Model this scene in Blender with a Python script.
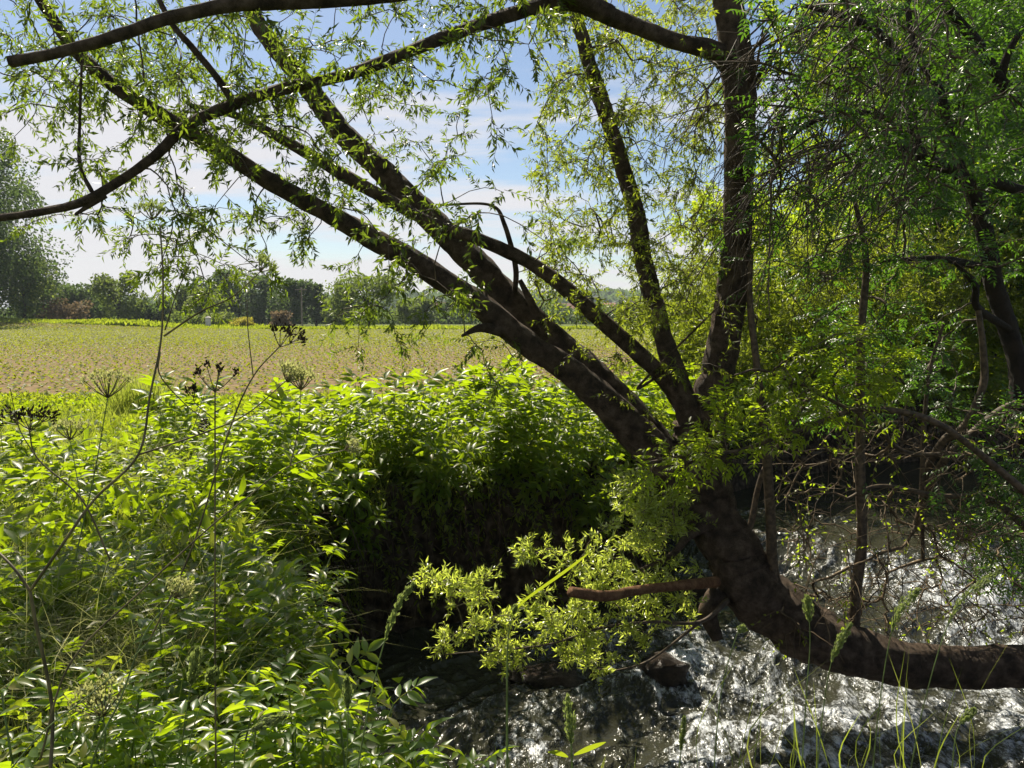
import bpy, math, numpy as np
from math import radians, pi, sin, cos, tan, atan2
for o in list(bpy.data.objects): bpy.data.objects.remove(o)
R = np.random.default_rng(7)
S = bpy.context.scene
COL = S.collection

# ------------------------------------------------------------------ camera, world, sun, exposure
FPX = 773.0; HOR = 316.0; EYE = 1.6
PITCH = math.atan((384 - HOR) / FPX)
cam = bpy.data.objects.new('camera', bpy.data.cameras.new('camera')); COL.objects.link(cam)
cam.location = (0, 0, EYE); cam.rotation_euler = (pi/2 - PITCH, 0, 0)
cam.data.sensor_width = 36; cam.data.lens = FPX/1024*36
cam.data.clip_start = 0.05; cam.data.clip_end = 6000
S.camera = cam
SUN_EL, SUN_AZ = radians(49), radians(-22)      # azimuth from +Y, minus = to the left
sd = np.array([sin(SUN_AZ)*cos(SUN_EL), cos(SUN_AZ)*cos(SUN_EL), sin(SUN_EL)])
sun = bpy.data.objects.new('sun', bpy.data.lights.new('sun', 'SUN')); COL.objects.link(sun)
sun.data.energy = 5.0; sun.data.angle = radians(0.5); sun.data.color = (1.0, .91, .74)
sun.rotation_euler = (pi/2 - SUN_EL, 0, pi - SUN_AZ)
W = bpy.data.worlds.new('World'); S.world = W; W.use_nodes = True
S.view_settings.view_transform = 'Standard'; S.view_settings.look = 'None'
S.view_settings.gamma = 1; S.view_settings.exposure = 1.02
S.cycles.max_bounces = 5; S.cycles.diffuse_bounces = 3; S.cycles.glossy_bounces = 2
S.cycles.transmission_bounces = 4; S.cycles.transparent_max_bounces = 4; S.cycles.volume_bounces = 0
S.cycles.sample_clamp_indirect = 4.0; S.cycles.sample_clamp_direct = 12
S.cycles.caustics_reflective = False; S.cycles.caustics_refractive = False
S.cycles.use_denoising = True
def build_world():
    nt = W.node_tree; N = nt.nodes; L = nt.links; N.clear()
    out = N.new('ShaderNodeOutputWorld'); bg = N.new('ShaderNodeBackground')
    sky = N.new('ShaderNodeTexSky'); sky.sky_type = 'NISHITA'; sky.sun_disc = False
    sky.sun_elevation = SUN_EL; sky.sun_rotation = SUN_AZ; sky.air_density = 1.0; sky.dust_density = 0.6; sky.ozone_density = 2.6
    tc = N.new('ShaderNodeTexCoord')
    sep = N.new('ShaderNodeSeparateXYZ'); L.new(tc.outputs['Generated'], sep.inputs[0])
    # project the direction on a high flat cloud layer: x/(z+.12), y/(z+.12)
    ad = N.new('ShaderNodeMath'); ad.operation = 'ADD'; ad.inputs[1].default_value = .10; L.new(sep.outputs[2], ad.inputs[0])
    mx = N.new('ShaderNodeMath'); mx.operation = 'MAXIMUM'; mx.inputs[1].default_value = .05; L.new(ad.outputs[0], mx.inputs[0])
    dx = N.new('ShaderNodeMath'); dx.operation = 'DIVIDE'; L.new(sep.outputs[0], dx.inputs[0]); L.new(mx.outputs[0], dx.inputs[1])
    dy = N.new('ShaderNodeMath'); dy.operation = 'DIVIDE'; L.new(sep.outputs[1], dy.inputs[0]); L.new(mx.outputs[0], dy.inputs[1])
    cb = N.new('ShaderNodeCombineXYZ'); L.new(dx.outputs[0], cb.inputs[0]); L.new(dy.outputs[0], cb.inputs[1])
    mp = N.new('ShaderNodeMapping'); mp.inputs['Scale'].default_value = (.55, 1.25, 1); mp.inputs['Rotation'].default_value = (0, 0, radians(8))
    mp.inputs['Location'].default_value = (3.3, 1.2, 0)
    L.new(cb.outputs[0], mp.inputs[0])
    n = N.new('ShaderNodeTexNoise'); n.inputs['Scale'].default_value = 1.0; n.inputs['Detail'].default_value = 7; n.inputs['Roughness'].default_value = .55
    n.inputs['Distortion'].default_value = .35
    L.new(mp.outputs[0], n.inputs['Vector'])
    # more cloud to the left (towards the sun) and near the horizon
    lf = N.new('ShaderNodeMapRange'); lf.inputs[1].default_value = .05; lf.inputs[2].default_value = -.45; lf.inputs[3].default_value = 0; lf.inputs[4].default_value = .17
    L.new(sep.outputs[0], lf.inputs[0])
    hz = N.new('ShaderNodeMapRange'); hz.inputs[1].default_value = .25; hz.inputs[2].default_value = 0; hz.inputs[3].default_value = 0; hz.inputs[4].default_value = .16
    L.new(sep.outputs[2], hz.inputs[0])
    a1 = N.new('ShaderNodeMath'); a1.operation = 'ADD'; L.new(n.outputs[0], a1.inputs[0]); L.new(lf.outputs[0], a1.inputs[1])
    a2 = N.new('ShaderNodeMath'); a2.operation = 'ADD'; L.new(a1.outputs[0], a2.inputs[0]); L.new(hz.outputs[0], a2.inputs[1])
    cr = N.new('ShaderNodeMapRange'); cr.interpolation_type = 'SMOOTHSTEP'
    cr.inputs[1].default_value = .53; cr.inputs[2].default_value = .72; cr.inputs[3].default_value = 0; cr.inputs[4].default_value = .92
    L.new(a2.outputs[0], cr.inputs[0])
    mix = N.new('ShaderNodeMix'); mix.data_type = 'RGBA'
    L.new(cr.outputs[0], mix.inputs[0]); L.new(sky.outputs[0], mix.inputs[6]); mix.inputs[7].default_value = (7.9, 7.7, 7.9, 1)
    L.new(mix.outputs[2], bg.inputs[0]); bg.inputs[1].default_value = 0.053
    L.new(bg.outputs[0], out.inputs[0])
build_world()

# ------------------------------------------------------------------ helpers
def at(px, py, d):
    """world point seen at pixel px,py at distance d along +Y"""
    x = (px - 512)/FPX; y = (384 - py)/FPX
    v = np.array([x, cos(PITCH) + y*sin(PITCH), y*cos(PITCH) - sin(PITCH)])
    return np.array([0, 0, EYE]) + v*(d/v[1])
def unit(v): return v/np.maximum(np.linalg.norm(v, axis=-1, keepdims=True), 1e-9)
def rnd_unit(n):
    v = R.normal(size=(n, 3)); return unit(v)
_perm = np.random.default_rng(3).random((256, 256))
def vnoise(x, y, f=1.0):
    x = np.asarray(x)*f; y = np.asarray(y)*f
    xi = np.floor(x).astype(int); yi = np.floor(y).astype(int); fx = x - xi; fy = y - yi
    fx = fx*fx*(3-2*fx); fy = fy*fy*(3-2*fy)
    g = lambda a, b: _perm[a & 255, b & 255]
    return (g(xi, yi)*(1-fx) + g(xi+1, yi)*fx)*(1-fy) + (g(xi, yi+1)*(1-fx) + g(xi+1, yi+1)*fx)*fy
def fbm(x, y, f=1.0, o=4):
    s = 0; a = .5
    for k in range(o): s = s + a*(vnoise(x+17.3*k, y-9.1*k, f*2**k) - .5); a *= .5
    return s
class MB:
    """collects vertex and face arrays, links them as ONE mesh object"""
    def __init__(s): s.v = []; s.f = []; s.n = 0
    def add(s, v, *fs):
        v = np.asarray(v, dtype=np.float64).reshape(-1, 3)
        for f in fs:
            f = np.asarray(f)
            if f.size: s.f.append(f + s.n)
        s.v.append(v); s.n += len(v); return s
    def mesh(s, name, mat, smooth=True):
        me = bpy.data.meshes.new(name)
        v = np.concatenate(s.v).astype(np.float32)
        me.vertices.add(len(v)); me.vertices.foreach_set('co', v.ravel())
        loops = np.concatenate([f.ravel() for f in s.f]).astype(np.int32)
        tot = np.concatenate([np.full(len(f), f.shape[1]) for f in s.f]).astype(np.int32)
        st = np.concatenate([[0], np.cumsum(tot)[:-1]]).astype(np.int32)
        me.loops.add(len(loops)); me.loops.foreach_set('vertex_index', loops)
        me.polygons.add(len(tot)); me.polygons.foreach_set('loop_start', st); me.polygons.foreach_set('loop_total', tot)
        me.polygons.foreach_set('use_smooth', np.full(len(tot), smooth))
        me.update(calc_edges=True)
        if mat: me.materials.append(mat)
        return me
    def build(s, name, mat, parent=None, smooth=True):
        o = bpy.data.objects.new(name, s.mesh(name, mat, smooth)); COL.objects.link(o)
        if parent is not None:
            o.parent = parent
            o.matrix_parent_inverse = parent.matrix_basis.inverted()
        return o
def tag(o, label=None, cat=None, group=None, kind=None):
    if label: o['label'] = label
    if cat: o['category'] = cat
    if group: o['group'] = group
    if kind: o['kind'] = kind
    return o
def empty(name, loc, label=None, cat=None, group=None, rz=0):
    o = bpy.data.objects.new(name, None); COL.objects.link(o)
    o.location = [float(c) for c in loc]; o.rotation_euler = (0, 0, rz); o.empty_display_size = .1
    return tag(o, label, cat, group)
def copy_tree(o, loc, rz=0, sc=1.0, label=None, tilt=(0, 0)):
    c = o.copy(); COL.objects.link(c); c.location = [float(q) for q in loc]; c.rotation_euler = (tilt[0], tilt[1], rz); c.scale = (sc, sc, sc)
    if label: c['label'] = label
    for ch in o.children:
        d = ch.copy(); COL.objects.link(d); d.parent = c
        for g in ch.children:
            e = g.copy(); COL.objects.link(e); e.parent = d
    return c
def catmull(P, n):
    P = np.asarray(P, float)
    if len(P) == 2: P = np.array([P[0], (P[0]+P[1])/2, P[1]])
    Q = np.vstack([2*P[0]-P[1], P, 2*P[-1]-P[-2]])
    out = []; m = len(P)-1
    for t in np.linspace(0, m-1e-6, n):
        i = int(t); u = t-i; a, b, c, d = Q[i:i+4]
        out.append(.5*((2*b)+(-a+c)*u+(2*a-5*b+4*c-d)*u*u+(-a+3*b-3*c+d)*u**3))
    return np.array(out)
def tubes(mb, P, r, k=4, cap=False, rough=0.0, bark=0):
    """P (T,n,3) polylines, r (T,n) radii"""
    P = np.asarray(P, float); T, n, _ = P.shape; r = np.broadcast_to(np.asarray(r, float), (T, n))
    tan_ = np.empty_like(P); tan_[:, 1:-1] = P[:, 2:]-P[:, :-2]; tan_[:, 0] = P[:, 1]-P[:, 0]; tan_[:, -1] = P[:, -1]-P[:, -2]
    tan_ = unit(tan_)
    ref = np.where(np.abs(unit(P[:, -1]-P[:, 0])[:, 2:3]) > .8, np.array([[0, 1., 0]]), np.array([[0, 0, 1.]]))
    a = unit(np.cross(tan_, ref[:, None, :])); b = np.cross(tan_, a)
    th = np.linspace(0, 2*pi, k, endpoint=False)
    rr = np.repeat(r[:, :, None], k, 2)
    if bark:
        s = np.cumsum(np.r_[0, np.linalg.norm(np.diff(P[0], axis=0), axis=1)])
        u = s[:, None]*6; w = np.cos(th)[None, :]*3+5+bark*3.1; z = np.sin(th)[None, :]*3+9
        nn = fbm(u*.35+w, z+u*.08, 1.6, 4) + .5*fbm(u*.25+w*3, z*3, 2.2, 4) + .30*(np.abs(2*vnoise(u*.7+w*2.5, z*2.5, 3.1)-1)-.5)
        rr = rr*(1 + rough*2*nn[None])
    elif rough: rr = rr*(1+rough*(R.random(rr.shape)-.5))
    V = P[:, :, None, :] + rr[..., None]*(np.cos(th)[None, None, :, None]*a[:, :, None, :] + np.sin(th)[None, None, :, None]*b[:, :, None, :])
    idx = np.arange(T*n*k).reshape(T, n, k)
    i0 = idx[:, :-1]; i1 = idx[:, 1:]
    F = np.stack([i0, np.roll(i0, -1, 2), np.roll(i1, -1, 2), i1], -1).reshape(-1, 4)
    fs = [F]
    if cap: fs += [idx[:, 0, ::-1].reshape(-1, k), idx[:, -1].reshape(-1, k)]
    mb.add(V, *fs)
def rtube(mb, pts, r0, r1=None, k=8, n=None, **kw):
    pts = np.asarray(pts, float); n = n or max(6, 4*len(pts))
    P = catmull(pts, n)
    if r1 is None: rad = np.interp(np.linspace(0, 1, n), np.linspace(0, 1, len(r0)), r0)
    else: rad = np.linspace(r0, r1, n)
    tubes(mb, P[None], rad[None], k, cap=True, **kw); return P
def mkleaf(rows, fold=.12, droop=.15):
    """rows: (t, halfwidth). Leaf along +y, up +z, with a folded midrib"""
    V = []; F4 = []; F3 = []; idx = []
    for t, w in rows:
        z = -droop*t*t
        if w < 1e-6: idx.append((len(V),)*3); V.append((0, t, z))
        else: idx.append((len(V), len(V)+1, len(V)+2)); V += [(-w, t, z+fold*w), (0, t, z), (w, t, z+fold*w)]
    for a, b in zip(idx[:-1], idx[1:]):
        for p, q in ((0, 1), (1, 2)):
            f = [a[p], a[q], b[q], b[p]]; g = []
            for i in f:
                if i not in g: g.append(i)
            (F4 if len(g) == 4 else F3).append(g)
    return np.array(V, float), np.array(F4, int).reshape(-1, 4), np.array(F3, int).reshape(-1, 3)
LF_WILLOW = mkleaf([(0, 0), (.40, .135), (1, 0)], .6, .18)
LF_SMALL = mkleaf([(0, 0), (.42, .24), (1, 0)], .5, .15)
LF_MID = mkleaf([(0, 0), (.22, .13), (.55, .17), (1, 0)], .5, .28)
LF_BROAD = mkleaf([(0, 0), (.10, .07), (.28, .17), (.50, .18), (.76, .09), (1, 0)], .5, .24)
LF_OVAL = mkleaf([(0, 0), (.2, .25), (.5, .36), (.8, .25), (1, 0)], .3, .2)
def leaves(mb, P, D, Nrm, s, lf, ws=1.0):
    """P (N,3) base, D direction, Nrm approx. normal, s length"""
    N = len(P); D = unit(D); X = unit(np.cross(D, Nrm)); Z = np.cross(X, D)
    V, F4, F3 = lf; s = np.broadcast_to(np.asarray(s, float), (N,))[:, None, None]
    M = P[:, None, :] + s*(ws*V[None, :, 0:1]*X[:, None, :] + V[None, :, 1:2]*D[:, None, :] + V[None, :, 2:3]*Z[:, None, :])
    off = (np.arange(N)*len(V))[:, None, None]
    mb.add(M, (F4[None]+off).reshape(-1, 4), (F3[None]+off).reshape(-1, 3))
def interp_pts(P, t):
    """P (T,n,3), t (T,m) in 0..1 -> points, tangents (T,m,3)"""
    T, n, _ = P.shape; u = t*(n-1); i = np.minimum(u.astype(int), n-2); f = (u-i)[..., None]
    a = np.take_along_axis(P, i[..., None], 1); b = np.take_along_axis(P, (i+1)[..., None], 1)
    return a*(1-f)+b*f, unit(b-a)
def shoots(Pb, D, L, n=5, droop=.5, wig=.12):
    """curved shoots from base points"""
    T = len(Pb); P = np.empty((T, n, 3)); P[:, 0] = Pb; d = unit(D); L = np.broadcast_to(L, (T,))
    droop = np.broadcast_to(droop, (T,))
    for i in range(1, n):
        d = unit(d + wig*R.normal(size=(T, 3)) + np.array([0, 0, -1.])*(droop[:, None]/n))
        P[:, i] = P[:, i-1] + d*(L/(n-1))[:, None]
    return P
def leafy(mbt, mbl, SH, m, size, lf, r=(.0022, .0008), spread=.75, down=.25, t0=.08, up=.6):
    """twig tubes plus m leaves along each shoot"""
    T = len(SH); n = SH.shape[1]
    if mbt is not None: tubes(mbt, SH, np.linspace(r[0], r[1], n)[None], 3)
    t = np.linspace(t0, 1, m)[None] + (R.random((T, m))-.5)*.06; t = np.clip(t, 0, 1)
    p, tg = interp_pts(SH, t)
    p = p.reshape(-1, 3); tg = tg.reshape(-1, 3)
    side = unit(np.cross(tg, rnd_unit(len(tg))))
    D = unit(tg*(1-spread*.6) + side*spread + np.array([0, 0, -down]))
    Nn = unit(np.array([0, 0, up]) + rnd_unit(len(tg)))
    leaves(mbl, p, D, Nn, size*(.6+.6*R.random(len(p))), lf)
def grow(limb_pts, targets, n=6, sag=.12, bias=None):
    """greedy joining of target points to a growing skeleton; returns polylines (T,n,3), radii (T,n)"""
    nodes = np.asarray(limb_pts, float); owner = np.full(len(nodes), -1)
    d0 = np.array([np.min(np.linalg.norm(nodes-t, axis=1)) for t in targets])
    order = np.argsort(d0); T = len(targets); P = np.zeros((T, n, 3)); par = np.full(T, -1)
    buf = np.zeros((len(nodes)+T*(n-1), 3)); buf[:len(nodes)] = nodes; ow = np.full(len(buf), -1); c = len(nodes)
    for k in order:
        t = targets[k]; dv = buf[:c]-t; dd = np.einsum('ij,ij->i', dv, dv)
        j = int(np.argmin(dd)); a = buf[j]; par[k] = ow[j]
        u = np.linspace(0, 1, n)[:, None]; ln = math.sqrt(dd[j])
        side = rnd_unit(1)[0]*ln*.13
        seg = a*(1-u)+t*u + side*np.sin(u*pi) + np.array([0, 0, sag*ln])*np.sin(u*pi) + R.normal(size=(n, 3))*ln*.025*np.sin(u*pi)
        P[k] = seg; buf[c:c+n-1] = seg[1:]; ow[c:c+n-1] = k; c += n-1
    cnt = np.ones(T)
    for k in order[::-1]:
        if par[k] >= 0: cnt[par[k]] += cnt[k]
    return P, cnt
def grow_rad(cnt, n, tip=.0022, g=.0021, mx=.03):
    r0 = np.minimum(tip + g*np.sqrt(cnt), mx); r1 = np.maximum(tip*.8, r0*.55)
    return np.linspace(0, 1, n)[None]*(r1-r0)[:, None] + r0[:, None]

# ------------------------------------------------------------------ materials
def newmat(name):
    m = bpy.data.materials.new(name); m.use_nodes = True; nt = m.node_tree; nt.nodes.clear()
    return m, nt, nt.nodes, nt.links
def ramp(N, L, src, stops):
    r = N.new('ShaderNodeValToRGB'); e = r.color_ramp.elements
    while len(e) > 1: e.remove(e[-1])
    e[0].position = stops[0][0]; e[0].color = (*stops[0][1], 1)
    for p, c in stops[1:]:
        q = e.new(p); q.color = (*c, 1)
    L.new(src, r.inputs[0]); return r
def leafmat(name, cols, trans, tf=.5, rough=.42, spec=.5):
    """cols: reflective colours over the leaves; trans: colour of light passing through"""
    m, nt, N, L = newmat(name)
    out = N.new('ShaderNodeOutputMaterial'); g = N.new('ShaderNodeNewGeometry')
    k = len(cols); cr = ramp(N, L, g.outputs['Random Per Island'], [(i/max(1, k-1), c) for i, c in enumerate(cols)])
    p = N.new('ShaderNodeBsdfPrincipled'); p.inputs['Roughness'].default_value = rough; p.inputs['Specular IOR Level'].default_value = spec
    L.new(cr.outputs[0], p.inputs['Base Color'])
    t = N.new('ShaderNodeBsdfTranslucent')
    mm = N.new('ShaderNodeMix'); mm.data_type = 'RGBA'; mm.inputs[0].default_value = .35; mm.inputs[6].default_value = (*trans, 1)
    mul = N.new('ShaderNodeMix'); mul.data_type = 'RGBA'; mul.blend_type = 'ADD'; mul.inputs[0].default_value = 1
    mul.inputs[6].default_value = (*[c*.75 for c in trans], 1); L.new(cr.outputs[0], mul.inputs[7]); L.new(mul.outputs[2], t.inputs[0])
    mx = N.new('ShaderNodeMixShader'); mx.inputs[0].default_value = tf
    L.new(p.outputs[0], mx.inputs[1]); L.new(t.outputs[0], mx.inputs[2]); L.new(mx.outputs[0], out.inputs[0])
    return m
def barkmat(name, c1, c2, c3=None, scale=9, bump=.5, rough=.85, stretch=3):
    m, nt, N, L = newmat(name)
    out = N.new('ShaderNodeOutputMaterial'); p = N.new('ShaderNodeBsdfPrincipled'); p.inputs['Roughness'].default_value = rough
    p.inputs['Specular IOR Level'].default_value = .25
    tc = N.new('ShaderNodeTexCoord')
    n1 = N.new('ShaderNodeTexNoise'); n1.inputs['Scale'].default_value = scale; n1.inputs['Detail'].default_value = 8; n1.inputs['Roughness'].default_value = .65
    L.new(tc.outputs['Object'], n1.inputs['Vector'])
    n2 = N.new('ShaderNodeTexVoronoi'); n2.feature = 'DISTANCE_TO_EDGE'; n2.inputs['Scale'].default_value = scale*3.2
    mp = N.new('ShaderNodeMapping'); mp.inputs['Scale'].default_value = (1, 1, 1/stretch); L.new(n1.outputs['Color'], mp.inputs['Location']); L.new(tc.outputs['Object'], mp.inputs[0])
    L.new(mp.outputs[0], n2.inputs['Vector'])
    st = [(.40, c1), (.56, c2)]
    if c3: st.append((.68, c3))
    n3 = N.new('ShaderNodeTexNoise'); n3.inputs['Scale'].default_value = scale*7; n3.inputs['Detail'].default_value = 6; n3.inputs['Roughness'].default_value = .7
    L.new(mp.outputs[0], n3.inputs['Vector'])
    av = N.new('ShaderNodeMath'); av.operation = 'MULTIPLY_ADD'; L.new(n3.outputs[0], av.inputs[0]); av.inputs[1].default_value = 1.7; av.inputs[2].default_value = -.85
    av2 = N.new('ShaderNodeMath'); av2.operation = 'ADD'; L.new(av.outputs[0], av2.inputs[0]); L.new(n1.outputs[0], av2.inputs[1])
    cr = ramp(N, L, av2.outputs[0], st)
    L.new(cr.outputs[0], p.inputs['Base Color'])
    mr = N.new('ShaderNodeMath'); mr.operation = 'MULTIPLY_ADD'; L.new(n2.outputs[0], mr.inputs[0]); mr.inputs[1].default_value = 1.0; L.new(av2.outputs[0], mr.inputs[2])
    b = N.new('ShaderNodeBump'); b.inputs['Strength'].default_value = bump; b.inputs['Distance'].default_value = .03; L.new(mr.outputs[0], b.inputs['Height'])
    L.new(b.outputs[0], p.inputs['Normal']); L.new(p.outputs[0], out.inputs[0]); return m
def plainmat(name, c, rough=.7, spec=.3, var=.25, scale=20):
    m, nt, N, L = newmat(name)
    out = N.new('ShaderNodeOutputMaterial'); p = N.new('ShaderNodeBsdfPrincipled'); p.inputs['Roughness'].default_value = rough
    p.inputs['Specular IOR Level'].default_value = spec
    tc = N.new('ShaderNodeTexCoord'); n1 = N.new('ShaderNodeTexNoise'); n1.inputs['Scale'].default_value = scale; n1.inputs['Detail'].default_value = 5
    L.new(tc.outputs['Object'], n1.inputs['Vector'])
    cr = ramp(N, L, n1.outputs[0], [(.41, tuple(q*(1-var) for q in c)), (.59, tuple(q*(1+var) for q in c))])
    L.new(cr.outputs[0], p.inputs['Base Color']); L.new(p.outputs[0], out.inputs[0]); return m
M = {}
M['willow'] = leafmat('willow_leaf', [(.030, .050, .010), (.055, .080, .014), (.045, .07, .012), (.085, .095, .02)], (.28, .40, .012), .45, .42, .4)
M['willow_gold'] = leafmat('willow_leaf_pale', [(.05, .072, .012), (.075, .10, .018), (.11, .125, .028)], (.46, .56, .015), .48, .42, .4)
M['spraylit'] = leafmat('sunlit_spray_leaf', [(.12, .16, .03), (.18, .22, .05), (.28, .30, .12)], (.70, .82, .06), .5, .26, .9)  # lighter willow leaf, sunlit brightness put into its colours
M['ash'] = leafmat('ash_leaf', [(.018, .042, .008), (.035, .068, .010), (.028, .055, .010)], (.17, .38, .012), .42, .36)
M['hedge'] = leafmat('hedge_leaf', [(.05, .07, .010), (.08, .10, .015), (.12, .13, .02)], (.54, .74, .008), .58, .40, .4)
M['elder'] = leafmat('elder_leaf', [(.030, .060, .006), (.045, .085, .008), (.035, .07, .007), (.075, .12, .010), (.14, .12, .025)], (.50, .68, .004), .48, .36, .5)
M['nettle'] = leafmat('bank_leaf', [(.030, .055, .005), (.050, .085, .006), (.040, .07, .006), (.080, .12, .008), (.13, .12, .02)], (.50, .68, .004), .46, .42, .35)
M['under'] = leafmat('undergrowth_leaf', [(.03, .05, .010), (.055, .08, .014), (.09, .11, .02), (.15, .14, .04)], (.52, .64, .006), .45, .5, .3)
M['grass'] = leafmat('grass_blade', [(.06, .09, .015), (.09, .12, .02), (.16, .16, .05)], (.42, .50, .04), .5, .5)
M['wisp'] = leafmat('pale_grass', [(.16, .17, .07), (.22, .21, .10), (.12, .15, .05)], (.40, .42, .12), .45, .6)
M['seed'] = leafmat('seed_head', [(.10, .13, .04), (.15, .18, .06)], (.25, .32, .06), .4, .6)
M['crop'] = leafmat('crop_leaf', [(.08, .105, .008), (.11, .13, .010), (.15, .145, .015)], (.27, .30, .008), .45, .6)
M['far1'] = leafmat('far_leaf', [(.055, .085, .02), (.075, .105, .025), (.10, .125, .03)], (.24, .32, .04), .35, .7, .2)
M['far2'] = leafmat('far_leaf_dark', [(.035, .062, .022), (.055, .08, .028)], (.15, .23, .04), .35, .7, .2)
M['far3'] = leafmat('far_leaf_light', [(.09, .12, .03), (.12, .15, .035)], (.30, .38, .05), .35, .7, .2)
M['far_red'] = leafmat('far_leaf_russet', [(.10, .075, .045), (.13, .09, .05)], (.2, .15, .07), .3, .8, .2)
M['far_yel'] = leafmat('far_leaf_yellow', [(.26, .24, .03), (.32, .28, .04)], (.45, .42, .04), .3, .8, .2)
M['bark'] = barkmat('willow_bark', (.04, .027, .017), (.16, .11, .07), (.28, .20, .14), 11, .9)
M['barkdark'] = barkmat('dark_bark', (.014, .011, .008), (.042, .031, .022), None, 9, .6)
M['barklit'] = barkmat('sunlit_red_bark', (.10, .045, .02), (.22, .11, .05), (.30, .17, .08), 20, .6)  # reddish sunlit glow of the broken limb painted into the bark colour
M['twig'] = plainmat('twig_bark', (.07, .05, .03), .7, .3, .4, 30)
M['deadtwig'] = plainmat('dead_twig', (.09, .062, .032), .75, .3, .45, 12)
M['stalk'] = plainmat('dry_stalk', (.10, .08, .04), .6, .3, .4, 25)
M['gstalk'] = plainmat('green_stalk', (.10, .14, .04), .5, .4, .3, 25)
M['darkseed'] = plainmat('dark_seed', (.035, .022, .015), .8, .2, .4, 60)
M['root'] = plainmat('root', (.07, .05, .035), .9, .1, .4, 12)

def groundmat():
    m, nt, N, L = newmat('earth_and_moss')
    out = N.new('ShaderNodeOutputMaterial'); p = N.new('ShaderNodeBsdfPrincipled'); p.inputs['Roughness'].default_value = .95
    p.inputs['Specular IOR Level'].default_value = .1
    tc = N.new('ShaderNodeTexCoord')
    n1 = N.new('ShaderNodeTexNoise'); n1.inputs['Scale'].default_value = 1.7; n1.inputs['Detail'].default_value = 10; L.new(tc.outputs['Object'], n1.inputs['Vector'])
    n2 = N.new('ShaderNodeTexNoise'); n2.inputs['Scale'].default_value = 11; n2.inputs['Detail'].default_value = 8; L.new(tc.outputs['Object'], n2.inputs['Vector'])
    soil = ramp(N, L, n2.outputs[0], [(.38, (.018, .013, .009)), (.52, (.05, .036, .022)), (.64, (.10, .075, .05))])
    gr = ramp(N, L, n2.outputs[0], [(.3, (.05, .07, .018)), (.7, (.12, .15, .035))])
    g = N.new('ShaderNodeNewGeometry'); sp = N.new('ShaderNodeSeparateXYZ'); L.new(g.outputs['Normal'], sp.inputs[0])
    mr = N.new('ShaderNodeMapRange'); mr.inputs[1].default_value = .75; mr.inputs[2].default_value = .95; L.new(sp.outputs[2], mr.inputs[0])
    mix = N.new('ShaderNodeMix'); mix.data_type = 'RGBA'; L.new(mr.outputs[0], mix.inputs[0]); L.new(soil.outputs[0], mix.inputs[6]); L.new(gr.outputs[0], mix.inputs[7])
    L.new(mix.outputs[2], p.inputs['Base Color'])
    b = N.new('ShaderNodeBump'); b.inputs['Strength'].default_value = .9; b.inputs['Distance'].default_value = .06; L.new(n2.outputs[0], b.inputs['Height']); L.new(b.outputs[0], p.inputs['Normal'])
    L.new(p.outputs[0], out.inputs[0]); return m
M['ground'] = groundmat()
M['field'] = plainmat('field_soil', (.15, .105, .050), .95, .1, .22, 3.0)
M['far_grass'] = plainmat('far_pasture', (.13, .17, .04), .95, .1, .3, .08)
M['hill'] = plainmat('far_hill', (.05, .085, .03), .95, .1, .35, .03)
M['rock'] = barkmat('wet_rock', (.02, .016, .013), (.05, .038, .028), (.11, .08, .06), 7, .6, .25, 1)
M['wall'] = plainmat('render_wall', (.62, .58, .52), .9, .2, .06, 1)
M['roof'] = plainmat('tile_roof', (.30, .15, .10), .9, .2, .15, 3)
M['pole'] = plainmat('weathered_pole', (.22, .19, .15), .9, .2, .15, 3)
M['postw'] = plainmat('pale_post', (.60, .56, .50), .9, .2, .1, 3)

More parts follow.
